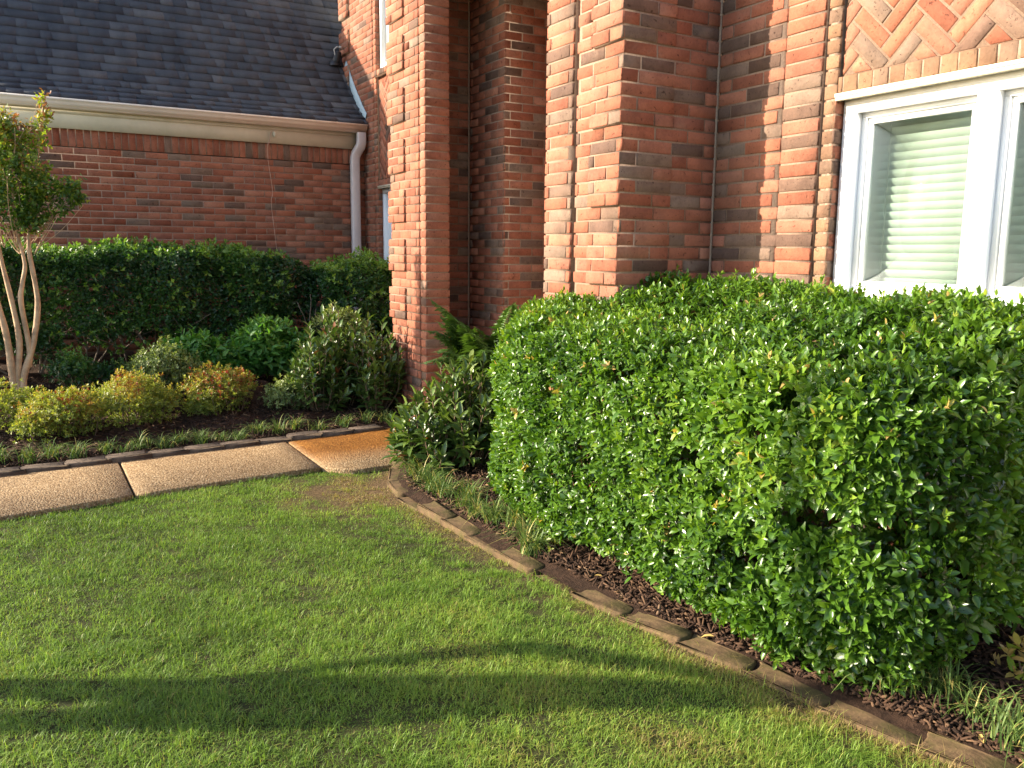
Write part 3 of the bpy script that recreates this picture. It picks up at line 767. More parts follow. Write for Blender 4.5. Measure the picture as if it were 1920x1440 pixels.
# ------------------------------------------------------------------ foliage tools
T6V = np.array([(0, 0, 0), (.30, .43, .07), (.70, .36, .06), (1, 0, -.05), (.70, -.36, .06), (.30, -.43, .07), (.33, 0, -.01), (.70, 0, -.01)])
T6Q = np.array([(6, 7, 2, 1), (6, 5, 4, 7)]); T6T = np.array([(0, 6, 1), (7, 3, 2), (0, 5, 6), (7, 4, 3)])
KV = np.array([(0, 0, 0), (.48, .5, .06), (1, 0, -.04), (.48, -.5, .06)]); KT = np.array([(0, 2, 1), (0, 3, 2)])
def leaves(mb, P, Dr, N, L, Wd, tint, tmpl='leaf', curl=0., r=rng):
    P = np.asarray(P, float); n = len(P)
    if n == 0: return
    Dr = norm(Dr); B = norm(np.cross(N, Dr)); N = np.cross(Dr, B)
    TV = T6V if tmpl == 'leaf' else KV
    L = np.broadcast_to(L, (n,)); Wd = np.broadcast_to(Wd, (n,))
    fold = r.uniform(.4, 2.0, n); cu = r.normal(curl, .12, n)
    x = TV[:, 0][None, :]
    z = TV[:, 2][None, :] * fold[:, None] - cu[:, None] * x * x
    V = P[:, None, :] + (x * L[:, None])[..., None] * Dr[:, None, :] + (TV[:, 1][None, :] * Wd[:, None])[..., None] * B[:, None, :] + (z * L[:, None])[..., None] * N[:, None, :]
    k = len(TV); base = (np.arange(n) * k)[:, None]
    tt = np.repeat(np.clip(np.broadcast_to(tint, (n,)), 0, 1), k)
    if tmpl == 'leaf':
        mb.add(V.reshape(-1, 3), q=(base[:, None] + T6Q[None]).reshape(-1, 4), t=(base[:, None] + T6T[None]).reshape(-1, 3), tint=tt)
    else:
        mb.add(V.reshape(-1, 3), t=(base[:, None] + KT[None]).reshape(-1, 3), tint=tt)
def perp(A, r):
    U = r.normal(size=A.shape); U -= (U * A).sum(-1, keepdims=True) * A
    return norm(U)
def whorls(mb, C, A, nl, L, ratio, tint, r, phi=(35, 80), tmpl='leaf', tsd=.12, stem=.0, curl=.05, lsd=.2):
    """rosettes of nl leaves round the twig tips C pointing along A"""
    C = np.asarray(C, float); A = norm(A); n = len(C)
    U = perp(A, r); W_ = np.cross(A, U)
    tint = np.broadcast_to(tint, (n,))
    for i in range(nl):
        az = i * 2.39996 + r.uniform(-.35, .35, n)
        f = i / max(nl - 1, 1)
        ph = np.radians(phi[0] + (phi[1] - phi[0]) * (1 - f) + r.normal(0, 9, n))
        rad = np.cos(az)[:, None] * U + np.sin(az)[:, None] * W_
        d = np.cos(ph)[:, None] * A + np.sin(ph)[:, None] * rad
        N = np.sin(ph)[:, None] * A - np.cos(ph)[:, None] * rad
        ll = L * np.clip(r.normal(1, lsd, n), .45, 1.5) * (.72 + .28 * (1 - f))
        p = C - A * (stem * (1 - f))[..., None] if np.ndim(stem) else C - A * (stem * (1 - f))
        leaves(mb, p, d, N + r.normal(0, .15, d.shape), ll, ll * ratio * np.clip(r.normal(1, .12, n), .6, 1.4), tint + r.normal(0, tsd, n) + .10 * f, tmpl, curl, r)
def super_shell(n, cen, half, r, ex=5., depth=.10, lump=.05, faces=None, lf=1.1):
    """points on a rounded box, pushed inwards at random; returns points and outward normals"""
    half = np.asarray(half, float)
    fw_ = faces if faces is not None else dict(x0=1, x1=1, y0=1, y1=1, z1=1, z0=.2)
    areas = {'x0': half[1] * half[2], 'x1': half[1] * half[2], 'y0': half[0] * half[2], 'y1': half[0] * half[2], 'z0': half[0] * half[1], 'z1': half[0] * half[1]}
    keys = list(fw_); wt = np.array([fw_[k] * areas[k] for k in keys]); ch = r.choice(len(keys), n, p=wt / wt.sum())
    q = r.uniform(-1, 1, (n, 3))
    for i, k in enumerate(keys):
        ax = 'xyz'.index(k[0]); q[ch == i, ax] = -1. if k[1] == '0' else 1.
    rr = (np.abs(q) ** ex).sum(1) ** (1 / ex); q /= rr[:, None]
    nrm = norm(np.sign(q) * np.abs(q) ** (ex - 1) / half)
    P = np.asarray(cen) + q * half
    d = lump * NZ(P, lf) + lump * .5 * NZ2(P, lf * 2.6) - np.minimum(r.exponential(depth, n), depth * 4)
    return P + nrm * d[:, None], nrm
def branch_tree(mb, base, dirs, r, n=6, rad=.012, length=.9, fork=2, wob=.12):
    tips = []
    def grow(p, d, rd, ln, lv):
        pts = [p]; q = p.copy(); dd = d.copy()
        for k in range(5):
            dd = norm(dd + r.normal(0, wob, 3) + np.array([0, 0, .04])); q = q + dd * ln / 5; pts.append(q)
        mb.tube(pts, np.linspace(rd, rd * .62, 6), 6 if lv == 0 else 5)
        if lv < fork:
            for _ in range(r.integers(2, 4)):
                grow(pts[r.integers(3, 6)], norm(dd + r.normal(0, .55, 3)), rd * .6, ln * r.uniform(.5, .75), lv + 1)
        else: tips.append(q)
    for d in dirs: grow(np.array(base) + r.normal(0, .02, 3) * (1, 1, 0), norm(np.array(d)), rad, length, 0)
    return tips

# ------------------------------------------------------------------ big glossy hedge on the right
r = np.random.default_rng(21)
hed = tag(empty('hedge', (2.75, 2.8, 0)), 'big glossy holly hedge in full sun in front of the white window', 'hedge')
mb = MB()
cen, half = np.array([2.795, 2.80, .70]), np.array([.655, 1.33, .62])
fc = dict(x0=1.25, z1=1.1, y0=1.0, y1=.9, x1=.25, z0=.15)
HOLES = [((2.2, 2.41, .72), .10, .05), ((2.2, 1.80, .64), .13, .06), ((2.2, 1.93, 1.02), .07, .06), ((2.25, 1.62, .62), .08, .07), ((2.2, 2.85, .98), .05, .05), ((2.15, 3.35, .85), .04, .05), ((2.2, 2.1, .42), .09, .05), ((2.2, 2.7, .35), .06, .05)]
def shape_hedge(P):
    P = P.copy()
    t = np.clip((P[:, 2] - .1) / 1.2, 0, 1)
    # the top falls away a little towards the lawn and the far end; the foot draws in
    u = np.clip((P[:, 0] - 2.2) / 1.1, -.1, 1.1)
    P[:, 1] += .36 * np.clip(u, 0, 1) * np.clip((P[:, 1] - 2.6) / 1.5, 0, 1)
    P[:, 2] *= (1.135 + .205 * u + .05 * np.clip((P[:, 1] - 3.3) / .8, 0, 1) * np.clip(u * 2, 0, 1)) / 1.31
    P[:, 0] += .05 * (1 - t) * np.clip((2.6 - P[:, 1]) / .8, 0, 1)
    return P
def thin(P, n, r):
    k = np.ones(len(P), bool)
    for c, ry, rz in HOLES:
        d = ((P[:, 1] - c[1]) / ry) ** 2 + ((P[:, 2] - c[2]) / rz) ** 2
        k &= ~((d < r.uniform(.6, 1.2, len(P))) & (P[:, 0] < 2.62))
    # open, leggy foot at the near end
    e = (P[:, 1] < 1.78) & (P[:, 0] > 2.45) & (P[:, 2] < .95)
    k &= ~(e & (r.random(len(P)) < .36))
    k &= ~((P[:, 2] < .30 + .10 * NZ(P, 1.5)) & (P[:, 1] < 2.0) & (P[:, 0] > 2.52 + .08 * NZ(P, 2)) & (r.random(len(P)) < .92))
    k &= ~((P[:, 2] < .13 + .06 * NZ(P, 1.8)) & (r.random(len(P)) < .85))
    return k
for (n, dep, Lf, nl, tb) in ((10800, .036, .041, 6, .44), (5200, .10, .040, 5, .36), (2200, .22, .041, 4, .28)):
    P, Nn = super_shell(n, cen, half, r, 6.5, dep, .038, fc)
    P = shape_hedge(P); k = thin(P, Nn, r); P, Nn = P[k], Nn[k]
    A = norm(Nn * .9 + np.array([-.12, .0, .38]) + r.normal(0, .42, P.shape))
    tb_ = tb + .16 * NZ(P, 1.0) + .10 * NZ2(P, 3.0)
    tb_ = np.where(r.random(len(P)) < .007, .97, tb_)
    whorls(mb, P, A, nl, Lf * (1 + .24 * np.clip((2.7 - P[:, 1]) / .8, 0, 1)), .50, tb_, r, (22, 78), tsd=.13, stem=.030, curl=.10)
# sprigs that break the trimmed outline
P, Nn = super_shell(330, cen, half + .012, r, 6.5, .0, .038, dict(x0=1, z1=1.6, y0=.6, y1=.6))
P = shape_hedge(P); k = thin(P, Nn, r); P, Nn = P[k], Nn[k]
A = norm(Nn * .7 + np.array([0, 0, .7]) + r.normal(0, .3, P.shape))
whorls(mb, P + A * r.uniform(.0, .03, (len(P), 1)), A, 7, .037, .48, .66, r, (15, 70), stem=.04)
for c, h, n in (((2.42, 1.74, .17), (.17, .20, .16), 280), ((2.34, 1.98, .14), (.13, .2, .12), 170), ((2.55, 1.60, .26), (.16, .12, .14), 130)):
    d = norm(r.normal(size=(n, 3))) * (r.random((n, 1)) ** .4); P = np.array(c) + d * h
    whorls(mb, P, norm(d + np.array([-.3, -.1, .35]) + r.normal(0, .4, d.shape)), 6, .042, .5, .42 + r.normal(0, .12, n), r, (22, 78), stem=.03, curl=.1)
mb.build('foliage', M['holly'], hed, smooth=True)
for y in np.linspace(1.98, 4.0, 8):
    for _ in range(2):
        mb = MB()
        b = (r.uniform(2.6, 2.95), y + r.normal(0, .08), .02)
        branch_tree(mb, b, [(r.normal(-.08, .2), r.normal(0, .2), 1)], r, rad=r.uniform(.012, .02), length=.42, fork=1)
        mb.build('branch', M['greytwig'], hed)
for pts in ([(2.98, 2.05, .05), (2.90, 1.95, .34), (2.93, 1.90, .62), (3.02, 1.92, .88)], [(2.98, 2.05, .05), (3.05, 1.93, .30), (3.14, 1.92, .50), (3.22, 1.95, .80)], [(2.7, 1.9, .05), (2.55, 1.8, .4), (2.42, 1.82, .7), (2.36, 1.8, 1.0)], [(2.6, 2.4, .05), (2.5, 2.42, .5), (2.38, 2.40, .9)], [(2.55, 1.75, .1), (2.42, 1.78, .45), (2.36, 1.78, .62), (2.40, 1.86, .8)]):
    mb = MB(); mb.tube(smooth_path(pts, 4), np.linspace(.015, .008, 4 * (len(pts) - 1) + 1), 7); mb.build('branch', M['greytwig'], hed)

# ------------------------------------------------------------------ dark hedge under the wing wall
def hedge_block(name, label, cen, half, n, Lf, seed, bottom=.35, mat='hedge', tb=.42, extra=None):
    r = np.random.default_rng(seed)
    h = tag(empty(name, (cen[0], cen[1], 0)), label, 'hedge')
    mb = MB()
    for (m, dep) in ((n, .05), (n // 2, .16)):
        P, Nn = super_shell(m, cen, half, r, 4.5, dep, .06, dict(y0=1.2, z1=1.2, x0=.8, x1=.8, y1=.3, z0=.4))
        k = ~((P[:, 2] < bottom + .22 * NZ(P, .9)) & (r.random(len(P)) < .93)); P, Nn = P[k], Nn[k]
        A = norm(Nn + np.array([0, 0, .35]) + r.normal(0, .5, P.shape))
        whorls(mb, P, A, 5, Lf, .52, tb - .10 + .2 * NZ(P, .9) + .34 * np.clip((P[:, 2] - cen[2] - half[2] + .16) / .14, 0, 1), r, (20, 80), 'kite', .14, .02)  # leaf colour lightened towards the top, standing in for sun on it
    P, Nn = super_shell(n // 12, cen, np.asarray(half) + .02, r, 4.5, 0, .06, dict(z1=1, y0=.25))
    A = norm(Nn + r.normal(0, .5, P.shape)); whorls(mb, P + A * r.uniform(0, .06, (len(P), 1)), A, 6, Lf * 1.05, .5, tb + .42, r, (15, 70), 'kite', .12, .03)  # top sprigs coloured paler still, as if sunlit
    mb.build('foliage', M[mat], h)
    for x in np.arange(cen[0] - half[0] + .15, cen[0] + half[0] - .1, .33):
        mb = MB(); branch_tree(mb, (x + r.normal(0, .06), cen[1] - .05 + r.normal(0, .08), .2), [(r.normal(0, .45), r.normal(-.25, .2), 1) for _ in range(3)], r, rad=.011, length=.55, fork=1); mb.build('branch', M['greytwig'], h)
    return h
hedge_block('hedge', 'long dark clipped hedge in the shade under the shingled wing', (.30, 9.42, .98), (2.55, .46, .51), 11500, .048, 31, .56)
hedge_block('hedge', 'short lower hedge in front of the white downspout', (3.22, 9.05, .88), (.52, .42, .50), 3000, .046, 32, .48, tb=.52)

# ------------------------------------------------------------------ crepe myrtle
r = np.random.default_rng(41)
tree = tag(empty('crepe_myrtle', (-.06, 8.2, .15)), 'small crepe myrtle with several pale smooth stems and reddish new leaves', 'tree')
ST = [[(-.09, 8.2, .12), (-.12, 8.2, .38), (-.14, 8.19, .72), (-.17, 8.17, .95), (-.24, 8.14, 1.34), (-.30, 8.12, 1.75), (-.34, 8.1, 2.2)],
      [(-.05, 8.22, .12), (-.09, 8.2, .38), (-.055, 8.2, .72), (-.09, 8.22, 1.08), (-.14, 8.24, 1.43), (-.16, 8.26, 1.75), (-.12, 8.28, 2.3)],
      [(-.02, 8.18, .12), (-.05, 8.19, .38), (.045, 8.2, .69), (.10, 8.2, 1.0), (.095, 8.2, 1.2), (.07, 8.2, 1.51), (.11, 8.2, 1.82), (.19, 8.2, 2.3), (.27, 8.18, 2.74)],
      [(-.0, 8.21, .5), (.015, 8.2, .66), (-.02, 8.19, 1.05), (.005, 8.2, 1.22), (.03, 8.2, 1.37), (-.005, 8.2, 1.61), (-.02, 8.2, 1.87), (.0, 8.2, 2.45)]]
mb = MB()
for s, r0 in zip(ST, (.036, .032, .031, .026)):
    p = smooth_path(s); t_ = np.linspace(0, 1, len(p))
    mb.tube(p, r0 * (1 - .72 * t_) * (1 + .06 * np.sin(t_ * 31 + r0 * 900)), 9)
lobes = [((.255, 8.18, 2.68), (.07, .10, .20), 46), ((.17, 8.18, 2.42), (.12, .14, .18), 70), ((.01, 8.2, 2.42), (.13, .15, .18), 110), ((-.12, 8.2, 2.3), (.22, .2, .22), 170), ((.10, 8.16, 2.18), (.18, .2, .17), 170),
         ((.0, 8.2, 1.95), (.24, .22, .19), 270), ((.22, 8.15, 2.0), (.15, .18, .14), 110), ((.37, 8.12, 2.0), (.11, .12, .10), 60), ((.36, 8.12, 1.86), (.11, .13, .09), 60), ((.10, 8.2, 1.80), (.2, .2, .13), 170), ((-.25, 8.2, 1.95), (.25, .25, .3), 240), ((-.38, 8.2, 2.35), (.22, .22, .3), 200), ((-.08, 8.15, 2.5), (.2, .2, .14), 150), ((.42, 8.1, 1.95), (.10, .10, .07), 50), ((.05, 8.2, 1.72), (.24, .2, .10), 120), ((.46, 8.1, 2.05), (.05, .06, .04), 12)]
lm = MB()
for c, h, n in lobes:
    c = np.array(c)
    base = np.array([-.02 + c[0] * .35, 8.2, max(1.45, c[2] - .45)])
    for _ in range(max(2, n // 40)):
        tip = c + r.normal(0, .5, 3) * h
        mid = (base + tip) / 2 + r.normal(0, .03, 3)
        mb.tube(smooth_path([base, mid, tip], 4), np.linspace(.0036, .0016, 9), 5)
    d = norm(r.normal(size=(n, 3))) * (r.random((n, 1)) ** .4); P = c + d * h
    A = norm(d + np.array([0, 0, .6]) + r.normal(0, .5, d.shape))
    high = np.clip((P[:, 2] - 1.75) / .9, 0, 1)
    tb = .30 + .42 * high + r.normal(0, .12, n) + np.where(r.random(n) < .18 * high, .25, 0)
    kk = r.random(n) < .56 + .34 * NZ(P, 3.2)
    whorls(lm, P[kk], A[kk], 6, .046, .55, tb[kk], r, (30, 95), 'leaf', .12, .07, .1)
mb.build('trunk', M['bark'], tree, smooth=True)
lm.build('crown', M['crepe'], tree, smooth=True)

# ------------------------------------------------------------------ low shrubs of the left bed
def bush(name, label, cat, lobes, mat, L, ratio, nl, seed, tb=.45, tint_top=.0, tmpl='kite', phi=(20, 80), up=.5, stem=.02, twigs=True, group=None, red=0., org=None):
    r = np.random.default_rng(seed)
    c0 = np.array(lobes[0][0]); e = tag(empty(name, (c0[0], c0[1], max(.0, lobes[0][0][2] - lobes[0][1][2]))), label, cat, group)
    lm, tm = MB(), MB()
    zlo = min(c[2] - h[2] for c, h, n in lobes); zhi = max(c[2] + h[2] for c, h, n in lobes)
    for c, h, n in lobes:
        c = np.array(c); h = np.array(h)
        d = norm(r.normal(size=(n, 3))); d[:, 2] = np.where(r.random(n) < .6, np.abs(d[:, 2]), d[:, 2])
        rad = np.where(r.random(n) < .7, 1 - np.minimum(r.exponential(.07, n), .5), r.random(n) ** .5)
        P = c + d * h * (rad * (1 + .26 * NZ(c + d * .8, 1.3 / max(h)) + .10 * NZ2(c + d * .8, 3.0 / max(h))))[:, None]
        P[:, 2] = np.maximum(P[:, 2], zlo + .02)
        A = norm(d * .8 + np.array([0, 0, up]) + r.normal(0, .35, d.shape))
        f = (P[:, 2] - zlo) / (zhi - zlo)
        t = tb + tint_top * (f - .5) + .14 * NZ(P, 2.4) + r.normal(0, .07, n)
        if red: t = np.where((r.random(n) < red * np.clip(f * 1.6 - .5, 0, 1) * (1 + NZ(P, 2.0))), r.uniform(.80, 1, n), t)
        whorls(lm, P, A, nl, L, ratio, t, r, phi, tmpl, .07, stem)
        if twigs:
            for _ in range(max(4, n // 60)):
                tip = c + norm(r.normal(size=3)) * h * .85; tip[2] = abs(tip[2] - c[2]) + c[2] * .9
                b = np.array([c[0] + r.normal(0, .03), c[1] + r.normal(0, .03), max(0, zlo - .03)])
                tm.tube(smooth_path([b, (b + tip) / 2 + r.normal(0, .02, 3), tip], 3), np.linspace(.006, .0025, 7), 5)
    lm.build('foliage', M[mat], e, smooth=(tmpl == 'leaf'))
    if twigs: tm.build('stem', M['twig'], e)
    return e
AZ_ = dict(mat='azalea', L=.026, ratio=.42, nl=7, phi=(10, 80), up=.55, stem=.015)
bush('azalea', 'yellow green azalea with red tips at the left edge, behind its larger neighbour', 'shrub', [((-.28, 7.55, .26), (.32, .3, .20), 900), ((-.05, 7.6, .24), (.18, .2, .14), 420)], seed=51, tb=.44, tint_top=.3, red=.14, **AZ_)
bush('azalea', 'widest yellow green azalea with red tips on its top, left of the rounded one', 'shrub', [((.16, 7.15, .24), (.24, .24, .19), 950), ((.02, 7.15, .16), (.16, .2, .16), 520), ((.34, 7.2, .25), (.16, .2, .17), 520)], seed=52, tb=.48, tint_top=.34, red=.16, **AZ_)
bush('azalea', 'rounded yellow azalea in the middle of the left bed', 'shrub', [((.70, 7.35, .27), (.25, .26, .23), 1250), ((.90, 7.4, .22), (.17, .2, .17), 560)], seed=53, tb=.52, tint_top=.28, red=.05, **AZ_)
bush('azalea', 'orange and red tipped azalea next to the bare dark soil', 'shrub', [((1.38, 7.5, .27), (.25, .26, .22), 1150), ((1.56, 7.55, .30), (.18, .2, .15), 520), ((1.27, 7.45, .16), (.15, .2, .14), 380)], seed=54, tb=.48, tint_top=.38, red=.30, **AZ_)
bush('shrub', 'upright grey green shrub standing behind the azaleas', 'shrub', [((1.02, 8.0, .42), (.24, .24, .24), 640), ((1.22, 8.0, .36), (.18, .2, .18), 320), ((.86, 8.0, .40), (.12, .16, .14), 200)], 'greygreen', .034, .52, 6, 55, .5, .25, stem=.03)
bush('shrub', 'thin dark green shrub at the foot of the crepe myrtle', 'shrub', [((.32, 8.45, .40), (.18, .2, .18), 240), ((.62, 8.6, .34), (.28, .2, .12), 260)], 'hedge', .042, .5, 6, 56, .42, .2, stem=.03)
bush('shrub', 'small yellow green shrub in front of the left laurel', 'shrub', [((1.98, 7.38, .20), (.19, .18, .16), 520)], 'greygreen', .030, .5, 6, 57, .55, .3, stem=.02)
bush('leafy_plant', 'low leafy green plant between the grey shrub and the taller leafy plant', 'plant', [((1.42, 8.42, .46), (.30, .28, .24), 330), ((1.7, 8.35, .42), (.22, .2, .2), 200)], 'broad', .085, .50, 6, 58, .45, .25, 'leaf', (35, 95), .7, .10)
bush('leafy_plant', 'taller bright leafy plant left of the laurel', 'plant', [((2.02, 8.4, .54), (.30, .28, .26), 330), ((2.28, 8.3, .50), (.22, .2, .2), 200), ((2.10, 8.45, .72), (.16, .16, .10), 90)], 'broad', .085, .50, 6, 59, .52, .35, 'leaf', (35, 95), .7, .10)
bush('shrub', 'pale sunlit small leaved shrub rising behind the left laurel', 'shrub', [((2.74, 8.3, .76), (.20, .2, .17), 230), ((2.95, 8.3, .66), (.16, .18, .16), 150)], 'greygreen', .046, .5, 6, 60, .66, .3, stem=.04)

def laurel(label, lobes, seed, tb=.46, L=.112):
    r = np.random.default_rng(seed)
    c0 = lobes[0]; e = tag(empty('laurel', (c0[0], c0[1], .03)), label, 'shrub')
    lm, tm = MB(), MB()
    for (cx, cy, zt, rx, ry, n, lean) in lobes:
        for _ in range(int(n * 1.3)):
            a = r.uniform(0, TAU); q = math.sqrt(r.random())
            tip = np.array([cx + rx * q * math.cos(a), cy + ry * q * math.sin(a), zt * (1 - .42 * q ** 2.2) * r.uniform(.5, 1.12)])
            b = np.array([cx + .25 * rx * q * math.cos(a) + lean * .0, cy + .25 * ry * q * math.sin(a), .02])
            mid = b * .45 + tip * .55 + np.array([math.cos(a) * rx * q * .12, math.sin(a) * ry * q * .12, .02]) + r.normal(0, .02, 3)
            p = smooth_path([b, mid, tip], 8)
            tm.tube(p, np.linspace(.0065, .0028, len(p)), 5)
            m = len(p); s0 = int(m * r.uniform(.25, .5))
            idx = np.linspace(s0, m - 1, r.integers(11, 18)).astype(int)
            tan = norm(np.gradient(p, axis=0))[idx]; P = p[idx]
            f = np.linspace(0, 1, len(idx))
            U = perp(tan, r); 
            az = np.arange(len(idx)) * 2.4 + r.uniform(0, TAU)
            ref = perp(np.repeat(tan[-1:], len(idx), 0) * 0 + np.array([0, 0, 1.]), r)
            u = norm(np.cross(tan, np.array([.3, .2, .9]))); v = np.cross(tan, u)
            rad = np.cos(az)[:, None] * u + np.sin(az)[:, None] * v
            ph = np.radians(68 - 40 * f + r.normal(0, 8, len(idx)))
            d = np.cos(ph)[:, None] * tan + np.sin(ph)[:, None] * rad
            N = np.sin(ph)[:, None] * tan - np.cos(ph)[:, None] * rad
            ll = L * r.uniform(.75, 1.2, len(idx)) * (1 - .22 * f)
            t = tb + r.normal(0, .13) + r.normal(0, .07, len(idx)) + .18 * f
            t = np.where(r.random(len(idx)) < .012, 1., t)
            leaves(lm, P, d, N, ll, ll * .42, t, 'leaf', .10, r)
    lm.build('foliage', M['laurel'], e, smooth=True); tm.build('stem', M['twig'], e)
laurel('olive green laurel with long leaves at the corner of the far pilaster', [(2.50, 7.45, .96, .40, .36, 84, 0), (2.26, 7.30, .66, .30, .3, 44, 0), (2.72, 7.15, .78, .28, .3, 46, 0)], 71, tb=.40)
laurel('dark long leaved laurel between the walkway and the glossy hedge', [(2.55, 4.95, .76, .36, .38, 74, 0), (2.36, 5.04, .60, .28, .30, 44, 0), (2.80, 4.70, .80, .20, .28, 34, 0), (2.26, 5.18, .50, .18, .20, 22, 0)], 72, tb=.46)

def fern(label, base, n, L, seed, lean=None):
    r = np.random.default_rng(seed)
    e = tag(empty('fern', base), label, 'fern')
    lm, tm = MB(), MB()
    for i in range(n):
        a = r.uniform(0, TAU); ln = L * r.uniform(.65, 1.1); rise = r.uniform(.62, 1.12)
        d = np.array([math.cos(a), math.sin(a), 0]); 
        if lean is not None: d = norm(d + np.array(lean) * .6)
        t = np.linspace(0, 1, 26)
        hx_ = ln * (.55 + .35 * (1 - rise)) * t ** 1.15; hz = ln * (rise * 1.05 * t - (.45 + .5 * (1 - rise)) * t ** 2.4 * .9)
        side = np.cross(d, (0, 0, 1)); p = np.array(base) + d * hx_[:, None] + np.array([0, 0, 1]) * hz[:, None] + side * (.05 * r.normal() * t ** 2)[:, None]
        tm.tube(p[::3], np.linspace(.0035, .0012, len(p[::3])), 4)
        m = 34; tt = np.linspace(.14, .995, m); P = np.stack([np.interp(tt, t, p[:, k]) for k in range(3)], -1)
        tan = norm(np.gradient(P, axis=0)); sd = norm(np.cross(tan, (0, 0, 1.))); upn = np.cross(sd, tan)
        wid = ln * .17 * np.sin(np.clip(tt * 1.06, 0, 1) * math.pi) ** .7 * (1 - .35 * tt) + .006
        tb = r.normal(.34, .18)
        for s in (1, -1):
            dd = sd * s + tan * .38 - upn * .18 + r.normal(0, .06, P.shape)
            leaves(lm, P, dd, upn, wid * r.uniform(.85, 1.1, m), np.full(m, ln * .030), tb + .14 * tt + r.normal(0, .05, m), 'kite', .15, r)
    lm.build('frond', M['fern'], e); tm.build('stem', M['fern'], e)
fern('large drooping fern in the shade by the entry recess', (3.00, 5.46, .40), 130, .90, 81)
fern('bright young fern peeping out at the left end of the glossy hedge', (2.86, 4.62, .42), 18, .66, 82, (-.4, .3, 0))

# small plants near the camera
bush('sprig', 'small bright green sprig on the dark soil right of the hedge', 'plant', [((2.80, 1.40, .12), (.07, .07, .10), 22)], 'holly', .05, .48, 6, 62, .75, .1, 'leaf', twigs=True)
bush('sprig', 'yellowing low sprig at the foot of the glossy hedge near the edging', 'plant', [((2.15, 3.36, .07), (.06, .08, .05), 14)], 'azalea', .032, .45, 6, 63, .55, .1, 'leaf')

# ------------------------------------------------------------------ tufts of monkey grass
def tuft(pos, n, L, seed, label, group, dry=.0):
    r = np.random.default_rng(seed)
    mb = MB(); k = 5
    a = r.uniform(0, TAU, n); ln = L * r.uniform(.55, 1.15, n); lean = r.uniform(.3, 1.25, n)
    b = np.array(pos) + np.stack([r.normal(0, .028, n), r.normal(0, .028, n), np.zeros(n)], -1)
    t = np.linspace(0, 1, k)
    h = ln[:, None] * (t * .95 - (.22 + .42 * lean[:, None]) * t ** 2.3); o_ = ln[:, None] * lean[:, None] * .75 * t ** 1.5
    d = np.stack([np.cos(a), np.sin(a)], -1); s = np.stack([-np.sin(a), np.cos(a)], -1)
    wv = .0027 * (1 - t ** 2.2 * .9)[None, :] * r.uniform(.7, 1.3, (n, 1))
    V = np.zeros((n, k, 2, 3))
    for j, sg in ((0, 1), (1, -1)):
        V[:, :, j, :2] = b[:, None, :2] + d[:, None, :] * o_[..., None] + s[:, None, :] * (sg * wv)[..., None]
        V[:, :, j, 2] = b[:, None, 2] + h
    base = (np.arange(n) * k * 2)[:, None]
    q = np.concatenate([base + np.array([2 * i, 2 * i + 1, 2 * i + 3, 2 * i + 2]) for i in range(k - 1)])
    tn_ = np.clip(r.normal(.42, .2, n), 0, .9); tn_ = np.where(r.random(n) < dry, 1., tn_)
    mb.add(V.reshape(-1, 3), q=q, tint=np.repeat(tn_, k * 2))
    return tag(mb.build('grass_tuft', M['tuft'], origin=pos), label, 'grass tuft', group)
r = np.random.default_rng(91)
LT = [(-.38, 6.56), (-.22, 6.66), (-.05, 6.58), (.10, 6.63), (.24, 6.55), (.45, 6.62), (.56, 6.56), (.68, 6.63), (.82, 6.60), (.95, 6.66), (1.10, 6.62), (1.25, 6.67), (1.38, 6.62), (1.55, 6.73), (1.70, 6.68), (1.86, 6.76), (2.02, 6.68), (2.28, 6.74), (2.48, 6.76), (2.66, 6.78)]
for i, (x, y) in enumerate(LT):
    tuft((x, y, zbed_l(np.array([x]), np.array([y]))[0] - .005), int(r.integers(44, 84)), r.uniform(.16, .25) if i != 15 else .2, 300 + i, 'thin leaved grass tuft, %s from the left behind the far edging stones' % ORD[i], 'grass tufts behind the far edging', .06)
RTf = [(2.28, 5.18), (2.18, 5.02), (2.15, 4.84), (2.11, 4.60), (2.12, 4.44), (2.16, 4.22), (2.12, 4.02), (2.14, 3.86), (2.19, 3.70), (2.15, 3.52), (2.10, 3.40)]
for i, (x, y) in enumerate(RTf):
    tuft((x, y, zbed_r(np.array([x]), np.array([y]))[0] - .005), int(r.integers(70, 120)), r.uniform(.22, .32), 340 + i, 'pale grass tuft, %s from the walkway along the curved edging before the hedge' % ORD[i], 'grass tufts along the curved edging', .12)
NTf = [(2.44, 1.66), (2.50, 1.57), (2.56, 1.50), (2.52, 1.40), (2.50, 1.27), (2.47, 1.15), (2.60, 1.20)]
for i, (x, y) in enumerate(NTf):
    tuft((x, y, zbed_r(np.array([x]), np.array([y]))[0] - .005), int(r.integers(40, 75)), r.uniform(.20, .28), 360 + i, 'near grass tuft, %s counting from the near end of the glossy hedge towards the viewer' % ORD[i], 'grass tufts at the near end of the right bed', .14)

